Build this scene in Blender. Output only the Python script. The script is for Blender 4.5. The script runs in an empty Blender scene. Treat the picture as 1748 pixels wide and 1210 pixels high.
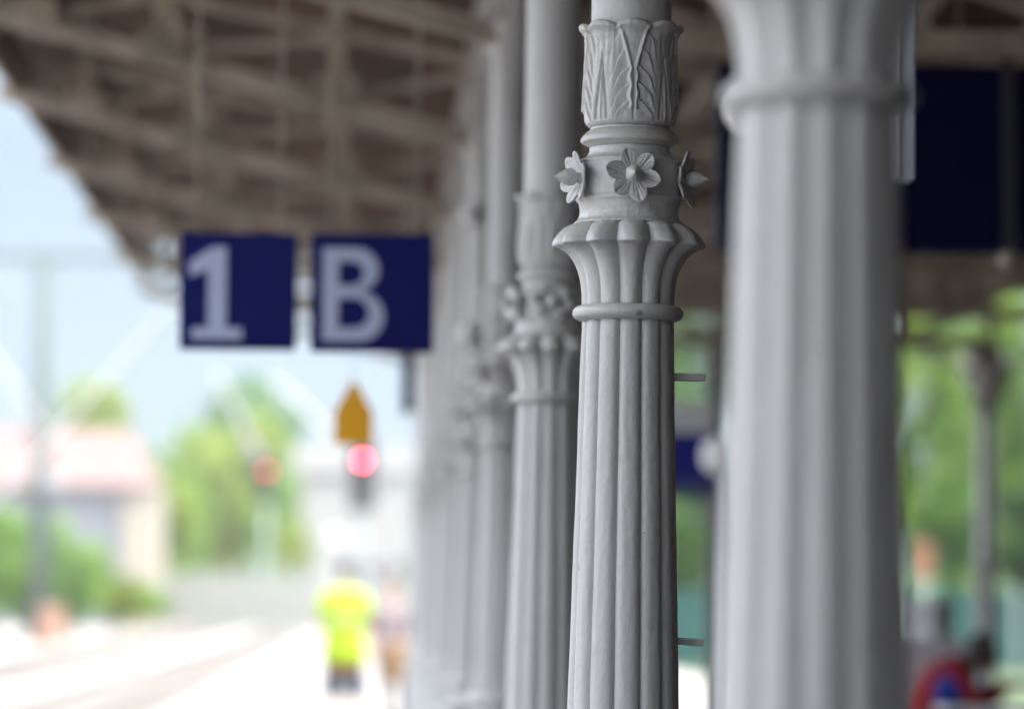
import bpy, bmesh, math, random
from mathutils import Vector, Matrix, noise
R = math.radians
random.seed(7)
sc = bpy.context.scene
COL = sc.collection
PI = math.pi
H = 1.45                 # camera height
F = 6555.0               # focal length in photo pixels (135 mm on 36 mm over 1748 px)
VX, VY = 623.0, 1030.0   # vanishing point of the platform in the photo

def P(px, py, Y):
    """photo pixel at distance Y -> world point"""
    return Vector(((px - VX) / F * Y, Y, H + (VY - py) / F * Y))

# ------------------------------------------------------------------ helpers
def link(o, parent=None):
    COL.objects.link(o)
    if parent is not None:
        o.parent = parent
    return o

def tag(o, label=None, cat=None, group=None, kind=None):
    if label: o['label'] = label
    if cat: o['category'] = cat
    if group: o['group'] = group
    if kind: o['kind'] = kind
    return o

def empty(name, loc=(0, 0, 0), rz=0.0):
    o = bpy.data.objects.new(name, None)
    o.empty_display_size = 0.2
    o.location = loc
    o.rotation_euler = (0, 0, rz)
    return link(o)

def copy_tree(o, parent=None):
    c = o.copy()
    link(c)
    c.parent = parent
    for ch in list(o.children):
        copy_tree(ch, c)
    return c

class MB:
    def __init__(self):
        self.bm = bmesh.new()
    def box(self, x0, x1, y0, y1, z0, z1, M=None):
        vs = [self.bm.verts.new((x, y, z)) for x in (x0, x1) for y in (y0, y1) for z in (z0, z1)]
        for f in ((0, 1, 3, 2), (4, 6, 7, 5), (0, 4, 5, 1), (2, 3, 7, 6), (0, 2, 6, 4), (1, 5, 7, 3)):
            self.bm.faces.new([vs[i] for i in f])
        if M is not None:
            for v in vs: v.co = M @ v.co
        return self
    def bar(self, a, b, w, h, up=(0, 0, 1)):
        """rectangular bar from a to b; w sideways, h along up"""
        a, b = Vector(a), Vector(b)
        d = (b - a); L = d.length; d.normalize()
        up = Vector(up)
        s = d.cross(up)
        if s.length < 1e-5: s = d.cross(Vector((1, 0, 0)))
        s.normalize(); u = s.cross(d)
        vs = []
        for p in (a, b):
            for i, j in ((-1, -1), (1, -1), (1, 1), (-1, 1)):
                vs.append(self.bm.verts.new(p + s * (i * w / 2) + u * (j * h / 2)))
        for f in ((0, 1, 2, 3), (7, 6, 5, 4), (0, 4, 5, 1), (1, 5, 6, 2), (2, 6, 7, 3), (3, 7, 4, 0)):
            self.bm.faces.new([vs[i] for i in f])
        return self
    def tube(self, pts, r, n=10, cap=True):
        pts = [Vector(p) for p in pts]
        rr = r if isinstance(r, (list, tuple)) else [r] * len(pts)
        rings = []
        for i, p in enumerate(pts):
            d = (pts[min(i + 1, len(pts) - 1)] - pts[max(i - 1, 0)]).normalized()
            s = d.cross(Vector((0, 0, 1)))
            if s.length < 1e-3: s = d.cross(Vector((0, 1, 0)))
            s.normalize(); u = s.cross(d)
            rings.append([self.bm.verts.new(p + (s * math.cos(2 * PI * k / n) + u * math.sin(2 * PI * k / n)) * rr[i]) for k in range(n)])
        for a, b in zip(rings, rings[1:]):
            for k in range(n):
                f = self.bm.faces.new((a[k], a[(k + 1) % n], b[(k + 1) % n], b[k])); f.smooth = True
        if cap:
            self.bm.faces.new(rings[0][::-1]); self.bm.faces.new(rings[-1])
        return self
    def lathe(self, prof, n=64, M=None, smooth=True, fn=None):
        """prof: list of (r, z). fn(theta, i, r, z) -> (r, z) modulates"""
        rings = []
        for i, (r, z) in enumerate(prof):
            ring = []
            for k in range(n):
                t = 2 * PI * k / n
                rr, zz = (r, z) if fn is None else fn(t, i, r, z)
                v = Vector((rr * math.cos(t), rr * math.sin(t), zz))
                if M is not None: v = M @ v
                ring.append(self.bm.verts.new(v))
            rings.append(ring)
        for a, b in zip(rings, rings[1:]):
            for k in range(n):
                f = self.bm.faces.new((a[k], a[(k + 1) % n], b[(k + 1) % n], b[k])); f.smooth = smooth
        if prof[0][0] > 1e-4: self.bm.faces.new(rings[0][::-1])
        if prof[-1][0] > 1e-4: self.bm.faces.new(rings[-1])
        return self
    def prism(self, pts, y0, y1):
        """polygon pts in (x, z), extruded along y"""
        a = [self.bm.verts.new((x, y0, z)) for x, z in pts]
        b = [self.bm.verts.new((x, y1, z)) for x, z in pts]
        n = len(pts)
        self.bm.faces.new(a); self.bm.faces.new(b[::-1])
        for i in range(n):
            self.bm.faces.new((a[i], b[i], b[(i + 1) % n], a[(i + 1) % n]))
        return self
    def sphere(self, c, r, n=20, sc_=(1, 1, 1)):
        M = Matrix.Translation(Vector(c)) @ Matrix.Diagonal((sc_[0], sc_[1], sc_[2], 1))
        bmesh.ops.create_uvsphere(self.bm, u_segments=n, v_segments=n // 2 + 2, radius=r, matrix=M)
        for f in self.bm.faces: f.smooth = True
        return self
    def build(self, name, mat, parent=None, recalc=True, bevel=0.0):
        if recalc:
            bmesh.ops.recalc_face_normals(self.bm, faces=self.bm.faces[:])
        me = bpy.data.meshes.new(name)
        self.bm.to_mesh(me); self.bm.free()
        if mat: me.materials.append(mat)
        o = bpy.data.objects.new(name, me)
        link(o, parent)
        if bevel:
            m = o.modifiers.new('bevel', 'BEVEL'); m.width = bevel; m.segments = 2; m.limit_method = 'ANGLE'
        return o

# ------------------------------------------------------------------ materials
def new_mat(name):
    m = bpy.data.materials.new(name); m.use_nodes = True
    nt = m.node_tree
    b = nt.nodes['Principled BSDF']
    return m, nt, b

def N(nt, typ, **kw):
    n = nt.nodes.new(typ)
    for k, v in kw.items():
        if k.startswith('i_'):
            key = k[2:]
            n.inputs[int(key) if key.isdigit() else key.replace('_', ' ')].default_value = v
        else:
            setattr(n, k, v)
    return n

def ramp(nt, src, stops):
    r = nt.nodes.new('ShaderNodeValToRGB')
    el = r.color_ramp.elements
    while len(el) < len(stops): el.new(0.5)
    for e, (p, c) in zip(el, stops):
        e.position = p; e.color = (c[0], c[1], c[2], 1)
    nt.links.new(src, r.inputs[0])
    return r

def simple(name, c, rough=0.6, metal=0.0, var=0.12, scale=6.0, bump=0.15, spec=0.5, dist=0.01):
    """base colour broken up by two noises, with a little bump"""
    m, nt, b = new_mat(name)
    tc = N(nt, 'ShaderNodeTexCoord')
    n1 = N(nt, 'ShaderNodeTexNoise', i_Scale=scale, i_Detail=6.0, i_Roughness=0.65)
    nt.links.new(tc.outputs['Object'], n1.inputs['Vector'])
    lo = [max(0, x * (1 - var)) for x in c]; hi = [min(1, x * (1 + var)) for x in c]
    rp = ramp(nt, n1.outputs['Fac'], [(0.3, lo), (0.7, hi)])
    nt.links.new(rp.outputs[0], b.inputs['Base Color'])
    b.inputs['Roughness'].default_value = rough
    b.inputs['Metallic'].default_value = metal
    b.inputs['Specular IOR Level'].default_value = spec
    if bump:
        n2 = N(nt, 'ShaderNodeTexNoise', i_Scale=scale * 9, i_Detail=4.0)
        nt.links.new(tc.outputs['Object'], n2.inputs['Vector'])
        bp = N(nt, 'ShaderNodeBump', i_Strength=bump, i_Distance=dist)
        nt.links.new(n2.outputs['Fac'], bp.inputs['Height'])
        nt.links.new(bp.outputs[0], b.inputs['Normal'])
    return m

def column_paint():
    m, nt, b = new_mat('old_grey_oil_paint')
    tc = N(nt, 'ShaderNodeTexCoord')
    ob = tc.outputs['Object']
    L = nt.links.new
    # large tone
    big = N(nt, 'ShaderNodeTexNoise', i_Scale=7.0, i_Detail=5.0, i_Roughness=0.6); L(ob, big.inputs['Vector'])
    base = ramp(nt, big.outputs['Fac'], [(0.3, (0.525, 0.527, 0.525)), (0.7, (0.565, 0.567, 0.565))])
    # run-down streaks
    mp = N(nt, 'ShaderNodeMapping'); mp.inputs['Scale'].default_value = (60, 60, 4.5); L(ob, mp.inputs['Vector'])
    st = N(nt, 'ShaderNodeTexNoise', i_Scale=1.0, i_Detail=5.0, i_Roughness=0.6); L(mp.outputs[0], st.inputs['Vector'])
    stm = ramp(nt, st.outputs['Fac'], [(0.52, (0, 0, 0)), (0.78, (0.2, 0.2, 0.2))])
    mx = N(nt, 'ShaderNodeMix', data_type='RGBA'); mx.inputs[7].default_value = (0.43, 0.415, 0.385, 1)
    L(stm.outputs[0], mx.inputs[0]); L(base.outputs[0], mx.inputs[6])
    # brownish grime blotches
    gr = N(nt, 'ShaderNodeTexNoise', i_Scale=26.0, i_Detail=8.0, i_Roughness=0.7); L(ob, gr.inputs['Vector'])
    grm = ramp(nt, gr.outputs['Fac'], [(0.56, (0, 0, 0)), (0.74, (0.45, 0.45, 0.45))])
    mx2 = N(nt, 'ShaderNodeMix', data_type='RGBA'); mx2.inputs[7].default_value = (0.39, 0.36, 0.32, 1)
    L(grm.outputs[0], mx2.inputs[0]); L(mx.outputs[2], mx2.inputs[6])
    # settled dust on upward faces
    ge = N(nt, 'ShaderNodeNewGeometry'); sx = N(nt, 'ShaderNodeSeparateXYZ'); L(ge.outputs['Normal'], sx.inputs[0])
    du = N(nt, 'ShaderNodeMath', operation='MULTIPLY'); L(sx.outputs['Z'], du.inputs[0]); L(gr.outputs['Fac'], du.inputs[1])
    dm = ramp(nt, du.outputs[0], [(0.12, (0, 0, 0)), (0.5, (0.8, 0.8, 0.8))])
    mx3 = N(nt, 'ShaderNodeMix', data_type='RGBA'); mx3.inputs[7].default_value = (0.42, 0.395, 0.36, 1)
    L(dm.outputs[0], mx3.inputs[0]); L(mx2.outputs[2], mx3.inputs[6])
    lu0 = N(nt, 'ShaderNodeTexNoise', i_Scale=90.0, i_Detail=3.0); L(ob, lu0.inputs['Vector'])
    # pin-hole chips down to dark iron
    vo = N(nt, 'ShaderNodeTexVoronoi', i_Scale=27.0, i_Randomness=1.0); L(ob, vo.inputs['Vector'])
    chn = N(nt, 'ShaderNodeMath', operation='MULTIPLY'); chn.inputs[1].default_value = 0.10; L(lu0.outputs['Fac'], chn.inputs[0])
    cr = N(nt, 'ShaderNodeSeparateColor'); L(vo.outputs['Color'], cr.inputs[0])
    lt = N(nt, 'ShaderNodeMath', operation='LESS_THAN'); L(chn.outputs[0], lt.inputs[1]); L(vo.outputs['Distance'], lt.inputs[0])
    gt = N(nt, 'ShaderNodeMath', operation='GREATER_THAN'); gt.inputs[1].default_value = 0.84; L(cr.outputs[0], gt.inputs[0])
    ch = N(nt, 'ShaderNodeMath', operation='MULTIPLY'); L(lt.outputs[0], ch.inputs[0]); L(gt.outputs[0], ch.inputs[1])
    mx4 = N(nt, 'ShaderNodeMix', data_type='RGBA'); mx4.inputs[7].default_value = (0.05, 0.04, 0.035, 1)
    L(ch.outputs[0], mx4.inputs[0]); L(mx3.outputs[2], mx4.inputs[6])
    rv = N(nt, 'ShaderNodeTexVoronoi', i_Scale=9.0, i_Randomness=1.0); L(ob, rv.inputs['Vector'])
    rc = N(nt, 'ShaderNodeSeparateColor'); L(rv.outputs['Color'], rc.inputs[0])
    rn = N(nt, 'ShaderNodeMath', operation='MULTIPLY_ADD'); rn.inputs[1].default_value = 0.30; L(gr.outputs['Fac'], rn.inputs[0]); L(rv.outputs['Distance'], rn.inputs[2])
    rm = ramp(nt, rn.outputs[0], [(0.20, (0.75, 0.75, 0.75)), (0.25, (0, 0, 0))])
    rg_ = N(nt, 'ShaderNodeMath', operation='GREATER_THAN'); rg_.inputs[1].default_value = 0.62; L(rc.outputs[1], rg_.inputs[0])
    rf_ = N(nt, 'ShaderNodeMath', operation='MULTIPLY'); L(rm.outputs[0], rf_.inputs[0]); L(rg_.outputs[0], rf_.inputs[1])
    mx5 = N(nt, 'ShaderNodeMix', data_type='RGBA'); mx5.inputs[7].default_value = (0.22, 0.14, 0.085, 1)
    L(rf_.outputs[0], mx5.inputs[0]); L(mx4.outputs[2], mx5.inputs[6])
    L(mx5.outputs[2], b.inputs['Base Color'])
    rr = ramp(nt, gr.outputs['Fac'], [(0.3, (0.25,) * 3), (0.7, (0.42,) * 3)])
    L(rr.outputs[0], b.inputs['Roughness'])
    b.inputs['Specular IOR Level'].default_value = 0.4
    # brush marks, lumps and pits
    mp2 = N(nt, 'ShaderNodeMapping'); mp2.inputs['Scale'].default_value = (120, 120, 30); L(ob, mp2.inputs['Vector'])
    br = N(nt, 'ShaderNodeTexNoise', i_Scale=1.0, i_Detail=4.0, i_Roughness=0.6); L(mp2.outputs[0], br.inputs['Vector'])
    lu = N(nt, 'ShaderNodeTexNoise', i_Scale=55.0, i_Detail=5.0, i_Roughness=0.6); L(ob, lu.inputs['Vector'])
    b1 = N(nt, 'ShaderNodeBump', i_Strength=0.3, i_Distance=0.002); L(br.outputs['Fac'], b1.inputs['Height'])
    b2 = N(nt, 'ShaderNodeBump', i_Strength=0.6, i_Distance=0.005); L(lu.outputs['Fac'], b2.inputs['Height']); L(b1.outputs[0], b2.inputs['Normal'])
    inv = N(nt, 'ShaderNodeMath', operation='SUBTRACT'); inv.inputs[0].default_value = 1.0; L(ch.outputs[0], inv.inputs[1])
    b3 = N(nt, 'ShaderNodeBump', i_Strength=0.6, i_Distance=0.002); L(inv.outputs[0], b3.inputs['Height']); L(b2.outputs[0], b3.inputs['Normal'])
    L(b3.outputs[0], b.inputs['Normal'])
    return m

def leaf_mat(name, dark, mid, light):
    m, nt, b = new_mat(name)
    L = nt.links.new
    ge = N(nt, 'ShaderNodeNewGeometry')
    n1 = N(nt, 'ShaderNodeTexNoise', i_Scale=0.55, i_Detail=3.0); L(ge.outputs['Position'], n1.inputs['Vector'])
    n2 = N(nt, 'ShaderNodeTexNoise', i_Scale=6.0, i_Detail=2.0); L(ge.outputs['Position'], n2.inputs['Vector'])
    ad = N(nt, 'ShaderNodeMath', operation='MULTIPLY_ADD'); L(n2.outputs['Fac'], ad.inputs[0]); ad.inputs[1].default_value = 0.35
    L(n1.outputs['Fac'], ad.inputs[2])
    rp = ramp(nt, ad.outputs[0], [(0.5, dark), (0.68, mid), (0.86, light)])
    L(rp.outputs[0], b.inputs['Base Color'])
    b.inputs['Roughness'].default_value = 0.55
    tr = N(nt, 'ShaderNodeBsdfTranslucent'); L(rp.outputs[0], tr.inputs['Color'])
    ms = N(nt, 'ShaderNodeMixShader'); ms.inputs[0].default_value = 0.5
    L(b.outputs[0], ms.inputs[1]); L(tr.outputs[0], ms.inputs[2])
    L(ms.outputs[0], nt.nodes['Material Output'].inputs['Surface'])
    return m

def plank_mat(name, c1, c2, axis_scale):
    m, nt, b = new_mat(name)
    L = nt.links.new
    tc = N(nt, 'ShaderNodeTexCoord')
    mp = N(nt, 'ShaderNodeMapping'); mp.inputs['Scale'].default_value = axis_scale; L(tc.outputs['Object'], mp.inputs['Vector'])
    n1 = N(nt, 'ShaderNodeTexNoise', i_Scale=1.0, i_Detail=6.0, i_Roughness=0.7); L(mp.outputs[0], n1.inputs['Vector'])
    w = N(nt, 'ShaderNodeTexWave', wave_type='BANDS', bands_direction='Y', i_Scale=2.6, i_Distortion=0.0); L(tc.outputs['Object'], w.inputs['Vector'])
    rp = ramp(nt, n1.outputs['Fac'], [(0.3, c1), (0.7, c2)])
    gap = ramp(nt, w.outputs['Fac'], [(0.0, (0.1,) * 3), (0.08, (1, 1, 1))])
    mx = N(nt, 'ShaderNodeMix', data_type='RGBA', blend_type='MULTIPLY'); mx.inputs[0].default_value = 1.0
    L(rp.outputs[0], mx.inputs[6]); L(gap.outputs[0], mx.inputs[7])
    L(mx.outputs[2], b.inputs['Base Color'])
    b.inputs['Roughness'].default_value = 0.8
    return m

M_paint = column_paint()
M_steel = simple('taupe_steel_paint', (0.37, 0.325, 0.26), 0.6, var=0.4, scale=5, bump=0.2)
M_steelbg = simple('grey_steel_paint', (0.33, 0.33, 0.32), 0.55, var=0.15, scale=8)
M_wood = plank_mat('brown_timber_boards', (0.005, 0.0025, 0.001), (0.15, 0.055, 0.012), (1.3, 1.6, 4))
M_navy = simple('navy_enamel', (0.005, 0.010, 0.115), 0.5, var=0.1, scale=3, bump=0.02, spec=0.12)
M_white = simple('white_enamel', (0.72, 0.73, 0.76), 0.4, var=0.05, scale=5, bump=0.03)
M_dark = simple('dark_metal', (0.035, 0.035, 0.04), 0.5, var=0.2)
M_galv = simple('galvanised_steel', (0.38, 0.42, 0.41), 0.5, metal=0.3, var=0.15)
M_letter = simple('pale_blue_white_lettering', (0.46, 0.52, 0.72), 0.6, var=0.04, spec=0.2)
M_yellow = simple('amber_sign_paint', (0.93, 0.45, 0.008), 0.5, var=0.05, bump=0.02)
M_glass = simple('white_opal_glass', (0.82, 0.83, 0.85), 0.12, var=0.02, bump=0.0)

# ------------------------------------------------------------------ the cast-iron column
S = 800.0                         # photo pixels per metre at the sharp column
SP = 3.457                        # column spacing
CX = 0.561                        # lateral offset of the row
K = [1.37 + k for k in range(10)]
ROWY = [SP * z for z in K]
def zy(y): return H + (VY - y) / S
def rp_(l): return [(r / S, zy(y)) for r, y in l]

def reed(u, k=0.955):
    return 1.0 - math.sqrt(max(0.0, 1.0 - (u * k) ** 2))

def reed_u(t, n=12):
    w = 2 * PI / n
    # a reed faces -Y
    a = (t + PI / 2 + w / 2) % w
    return (a / w) * 2 - 1

def smooth(a, b, x):
    t = max(0.0, min(1.0, (x - a) / (b - a)))
    return t * t * (3 - 2 * t)

def interp_prof(l, step):
    out = []
    for (a, b) in zip(l, l[1:]):
        d = math.hypot(b[0] - a[0], b[1] - a[1]); n = max(1, int(d / step))
        for i in range(n):
            out.append((a[0] + (b[0] - a[0]) * i / n, a[1] + (b[1] - a[1]) * i / n))
    out.append(l[-1])
    return out

def catmull(l, sub=4):
    out = []
    P_ = [Vector(p) for p in l]
    for i in range(len(P_) - 1):
        p0 = P_[max(i - 1, 0)]; p1 = P_[i]; p2 = P_[i + 1]; p3 = P_[min(i + 2, len(P_) - 1)]
        for k in range(sub):
            t = k / sub
            q = 0.5 * ((2 * p1) + (p2 - p0) * t + (2 * p0 - 5 * p1 + 4 * p2 - p3) * t * t + (3 * p1 - p0 - 3 * p2 + p3) * t ** 3)
            out.append((q.x, q.y))
    out.append(tuple(l[-1]))
    return out

def wob(v, s, a):
    return noise.noise(Vector(v) * s) * a

def make_column():
    root = empty('column')
    # reeded shaft, tapering, slightly irregular like old castings
    prof = [((78.5 + 0.0250 * (y - 545)) / S, zy(y)) for y in [543 + 12 * i for i in range(int((1312 - 543) / 12) + 1)]]
    def f_shaft(t, i, r, z):
        u = reed_u(t)
        lab = int(((t + PI / 2 + PI / 12) % (2 * PI)) / (PI / 6))
        rr = r * (1.0 - 0.165 * reed(abs(u) ** 1.35, 0.985))
        rr += wob((lab * 3.1, z * 3.0, 0.3), 1.6, 0.0014) + wob((t * 8, z * 12, 5.0), 1.0, 0.0007)
        return rr, z
    MB().lathe(prof, 288, fn=f_shaft).build('shaft', M_paint, root)
    # collar ring
    l = catmull([(79, 521), (84, 520.5), (90, 523), (94, 528), (95.2, 533), (94, 538), (90.5, 542), (85, 545), (78, 546.5)])
    MB().lathe(rp_(l), 128, fn=lambda t, i, r, z: (r + wob((t * 4, z * 40, 1), 1.3, 0.0007), z + wob((t * 5, z * 30, 8), 1.1, 0.0006))).build('collar_ring', M_paint, root)
    # petal bell
    pl = [(88, 377), (95, 379.5), (103, 382), (113, 387), (122, 395), (128.5, 404), (132, 412), (131.5, 415.5), (127, 417.5), (119, 421), (110, 427),
          (101, 436), (93.5, 447), (88, 459), (84, 472), (81.5, 486), (80.2, 502), (80, 520.5)]
    l = catmull(pl, 6)
    def f_bell(t, i, r, z):
        u = reed_u(t)
        rpx = r * S; y = VY - (z - H) * S
        a = 0.20 + 0.10 * smooth(90, 125, rpx)
        flat = abs(u) ** 1.6
        g = 0.55 * reed(u, 0.97) + 0.45 * flat * 0.55
        rr = r * (1 - a * g)
        dz = 0.0
        if y < 430:
            # scalloped, slightly drooping lip
            dz = -0.0035 * (1 - u * u) * smooth(98, 132, rpx)
        return rr + wob((t * 5, z * 14, 2), 1.2, 0.0010), z + dz + wob((t * 7, z * 8, 4), 1.0, 0.0008)
    MB().lathe(rp_(l), 360, fn=f_bell).build('petal_bell', M_paint, root)
    # drum that carries the rosettes
    l = interp_prof([(66, 245.5), (69, 249), (69.8, 256), (72.5, 262), (78, 266.5), (85, 269.5), (89.5, 271), (90.6, 272), (91, 274), (89.4, 276), (89.2, 278), (88.2, 330), (88.4, 333), (90, 334.5),
                     (91.2, 337), (91, 340), (88.6, 342.5), (87, 345), (85.6, 351), (84.8, 358), (85.4, 365), (87.6, 371), (91, 375.5), (94.5, 378), (95, 381), (80, 383)], 2.0)
    MB().lathe(rp_(l), 160, fn=lambda t, i, r, z: (r + wob((t * 5, z * 18, 3), 1.2, 0.0008), z)).build('drum', M_paint, root)
    # torus
    l = interp_prof(catmull([(63, 212), (67.5, 214), (69, 218), (74, 221), (80, 226.5), (84.2, 233), (84.6, 236.5)], 3) + catmull([(84.4, 238.6), (82, 240.8), (79.5, 241.5), (78.2, 242.2), (74, 244.5), (69, 247)], 3), 2.0)
    MB().lathe(rp_(l), 128, fn=lambda t, i, r, z: (r + wob((t * 5, z * 20, 9), 1.2, 0.0008), z)).build('torus_moulding', M_paint, root)
    # leaf cup
    cl = catmull([(60, 213.5), (66, 213.3), (72, 211.5), (76.5, 207), (79, 200), (79.3, 190), (78.4, 165), (77, 135), (75.6, 105), (75, 82), (75.4, 68)], 6)
    cl = interp_prof(cl + catmull([(75.4, 68), (75.8, 60), (77, 53), (79.4, 48.5), (82, 45.5), (83.4, 42), (83.2, 38.5), (81, 35.5), (77.5, 34), (74.5, 35), (72.6, 38.5), (72, 44), (66, 54)], 4)[1:], 1.2)
    nt_ = 480
    def f_cup(t, i, r, z):
        y = VY - (z - H) * S; rpx = r * S
        a = (t + PI / 2 + PI / 4) % (PI / 2) - PI / 4          # leaf centre faces -Y
        s = a / (PI / 4) * 61.0; sa = abs(s); h = 0.0; dz = 0.0
        fade = smooth(209, 200, y) * smooth(36, 48, y)
        # dart between two leaves
        hw = 12.5 * smooth(88, 206, y) ** 0.9
        d = 61 - sa
        if y > 88:
            e = d - hw
            h -= 4.2 * math.exp(-(e / 2.3) ** 2) * smooth(88, 112, y)
            if e < 0: h -= 1.2 * smooth(0, -3, e) - 1.6 * math.exp(-(d / 2.0) ** 2)
        # double midrib, opening into a V
        if y > 118: rib = 4.8 + 1.3 * math.sin(y / 5.0)
        else: rib = 4.4 + (118 - y) * 0.27
        ribh = smooth(192, 184, y)
        h += 3.5 * math.exp(-((sa - rib) / 2.9) ** 2) * ribh
        if sa < rib: h += (1.2 - 0.9 * smooth(100, 130, y)) * smooth(rib, rib - 3, sa) * ribh - (1.6 * math.exp(-(sa / 1.6) ** 2) if y > 122 else 0)
        # overlapping leaflets arching out of the rib
        q = max(0.0, sa - rib - 2.5)
        yy = y - 33 * (q / 27.0) ** 1.75 + (3 if s > 0 else 0)
        p = ((yy - 58) / 29.0) % 1.0
        saw = (1 - p) ** 0.8 if p > 0.06 else p / 0.06
        env = smooth(0.5, 3.5, q) * (1 - smooth(29, 43, sa - rib * 0.3)) * smooth(196, 178, y - 22 * (q / 27.0))
        h += (3.6 * saw - 2.0) * env
        # fluting that fans into the lip
        h += 0.32 * math.sin((sa - (y - 40) * 0.05) * 2 * PI / 11.0) * smooth(118, 78, y) * smooth(50, 62, y) * smooth(20, 28, sa - (118 - min(y, 118)) * 0.05)
        # rolled lip in eight lobes
        lobe = abs(math.cos(4 * (t + PI / 2)))
        lb = lobe ** 0.62
        up = smooth(70, 42, y)
        h = h * fade
        h += up * (lb * 9.5 - 3.0) * (1 if i < len(cl) - 16 else 0.9)
        h = h + (0.55 * h if y > 60 else 0)
        if y < 60: dz = -(1 - lb) * 10.5 * smooth(60, 36, y)
        h += wob((t * 6, z * 30, 6), 1.5, 0.7)
        return (rpx + h) / S, z + dz / S
    MB().lathe(rp_(cl), nt_, fn=f_cup).build('leaf_cup', M_paint, root)
    # plain upper shaft
    ztop = H + 2.75
    us = [(66.5, 60), (68.8, 52)] + [(68.8, y) for y in range(40, -640, -40)]
    MB().lathe([(r / S, z) for r, z in [(r, zy(y)) for r, y in us]] + [(68.8 / S, ztop)], 96,
               fn=lambda t, i, r, z: (r + wob((t * 2, z * 4, 2), 1.2, 0.0006), z)).build('upper_shaft', M_paint, root)
    # top capital under the truss
    zc = H + 1.93
    zc = H + 2.17
    MB().lathe([(0.087, zc), (0.1, zc + 0.01), (0.1, zc + 0.035), (0.09, zc + 0.045), (0.092, zc + 0.08), (0.105, zc + 0.10), (0.105, zc + 0.16)], 48).build('top_capital', M_paint, root)
    # attic base and pedestal
    z0 = 1.10
    MB().lathe([(0.117, z0 + 0.015), (0.135, z0 + 0.008), (0.150, z0 - 0.015), (0.152, z0 - 0.035), (0.138, z0 - 0.055), (0.132, z0 - 0.08), (0.142, z0 - 0.1),
                (0.168, z0 - 0.115), (0.178, z0 - 0.14), (0.168, z0 - 0.165), (0.16, z0 - 0.17)], 64).build('base_moulding', M_paint, root)
    MB().lathe([(0.16, z0 - 0.17), (0.165, z0 - 0.19), (0.165, 0.32), (0.175, 0.27), (0.20, 0.23), (0.205, 0.2), (0.205, 0.16), (0.235, 0.15), (0.235, 0.0)], 64).build('pedestal', M_paint, root)
    # five rosettes
    for k in range(5):
        a = -PI / 2 + R((0, 69, 143, 217, 291)[k])
        rs = empty('rosette'); rs.parent = root
        zc = zy(304)
        nrm = Vector((math.cos(a), math.sin(a), 0))
        tx = Vector((-math.sin(a), math.cos(a), 0))
        org = nrm * (88.5 / S) + Vector((0, 0, zc))
        spin = R(106 - 8 * k + (11 if k % 2 else 0))
        bm = bmesh.new(); rings = []
        nr, na = 14, 144
        for thick in (0, 1):
            for i in range(nr + 1):
                rho = i / nr; ring = []
                for j in range(na):
                    ph = 2 * PI * j / na
                    w6 = PI / 3
                    v = ((ph - spin + w6 / 2) % w6) / w6 * 2 - 1
                    pid = int(((ph - spin + w6 / 2) % (2 * PI)) / w6)
                    tip = 47.5 + 2.5 * math.sin(pid * 2.4 + k)
                    edge = 29.5 + (tip - 29.5) * (1 - abs(v) ** 1.45) ** 0.74
                    rr = edge * rho
                    hh = 7 + 9 * (rho ** 1.3) * (rr / 38.0) ** 0.5
                    hh += 2.4 * math.sin(pid * 1.9 + k * 2.2) * rho ** 2          # bent petals
                    hh += 5.6 * (1 - v * v) * smooth(0.15, 0.75, rho) - 2.2
                    if thick == 0:
                        hh -= 3.8 * math.exp(-(v / 0.13) ** 2) * smooth(0.3, 0.5, rho) * smooth(1.0, 0.85, rho)
                        for vv in (-0.36, 0.36):
                            hh -= 1.8 * math.exp(-((v - vv) / 0.09) ** 2) * smooth(0.3, 0.45, rho) * smooth(0.9, 0.7, rho)
                    else:
                        hh -= 6.0 * (1 - 0.3 * rho)
                    p = org + (tx * (rr * math.cos(ph)) + Vector((0, 0, rr * math.sin(ph))) + nrm * hh) / S
                    ring.append(bm.verts.new(p))
                rings.append(ring)
        def strip(A, B):
            for j in range(na):
                f = bm.faces.new((A[j], A[(j + 1) % na], B[(j + 1) % na], B[j])); f.smooth = True
        for i in range(nr): strip(rings[i], rings[i + 1])
        for i in range(nr + 1, 2 * nr + 1): strip(rings[i + 1], rings[i])
        strip(rings[nr], rings[2 * nr + 1])
        bmesh.ops.remove_doubles(bm, verts=bm.verts[:], dist=0.00008)
        m = MB(); m.bm.free(); m.bm = bm
        Mx = Matrix((tuple(tx) + (0,), (0, 0, 1, 0), tuple(nrm) + (0,), (0, 0, 0, 1))).transposed()
        Mx = Matrix.Translation(org) @ Mx
        m.build('petals', M_paint, rs)
        st = MB().lathe([(11 / S, -3 / S), (9 / S, 8 / S), (8 / S, 16 / S)], 24, M=Mx); st.build('stalk', M_paint, rs)
        bud = [(7, 12), (12, 15), (15, 21), (15.6, 27), (14, 32), (10, 39), (6, 45), (3, 49), (2.4, 51), (0.02, 53)]
        def fb(t, i, r, z):
            return r * (1 - 0.10 * abs(math.sin(2.5 * t)) * (1 if 2 < i < 8 else 0.3)), z
        MB().lathe([(a_ / S, b_ / S) for a_, b_ in catmull(bud, 2)], 30, M=Mx, fn=fb).build('bud', M_paint, rs)
    return root

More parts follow.
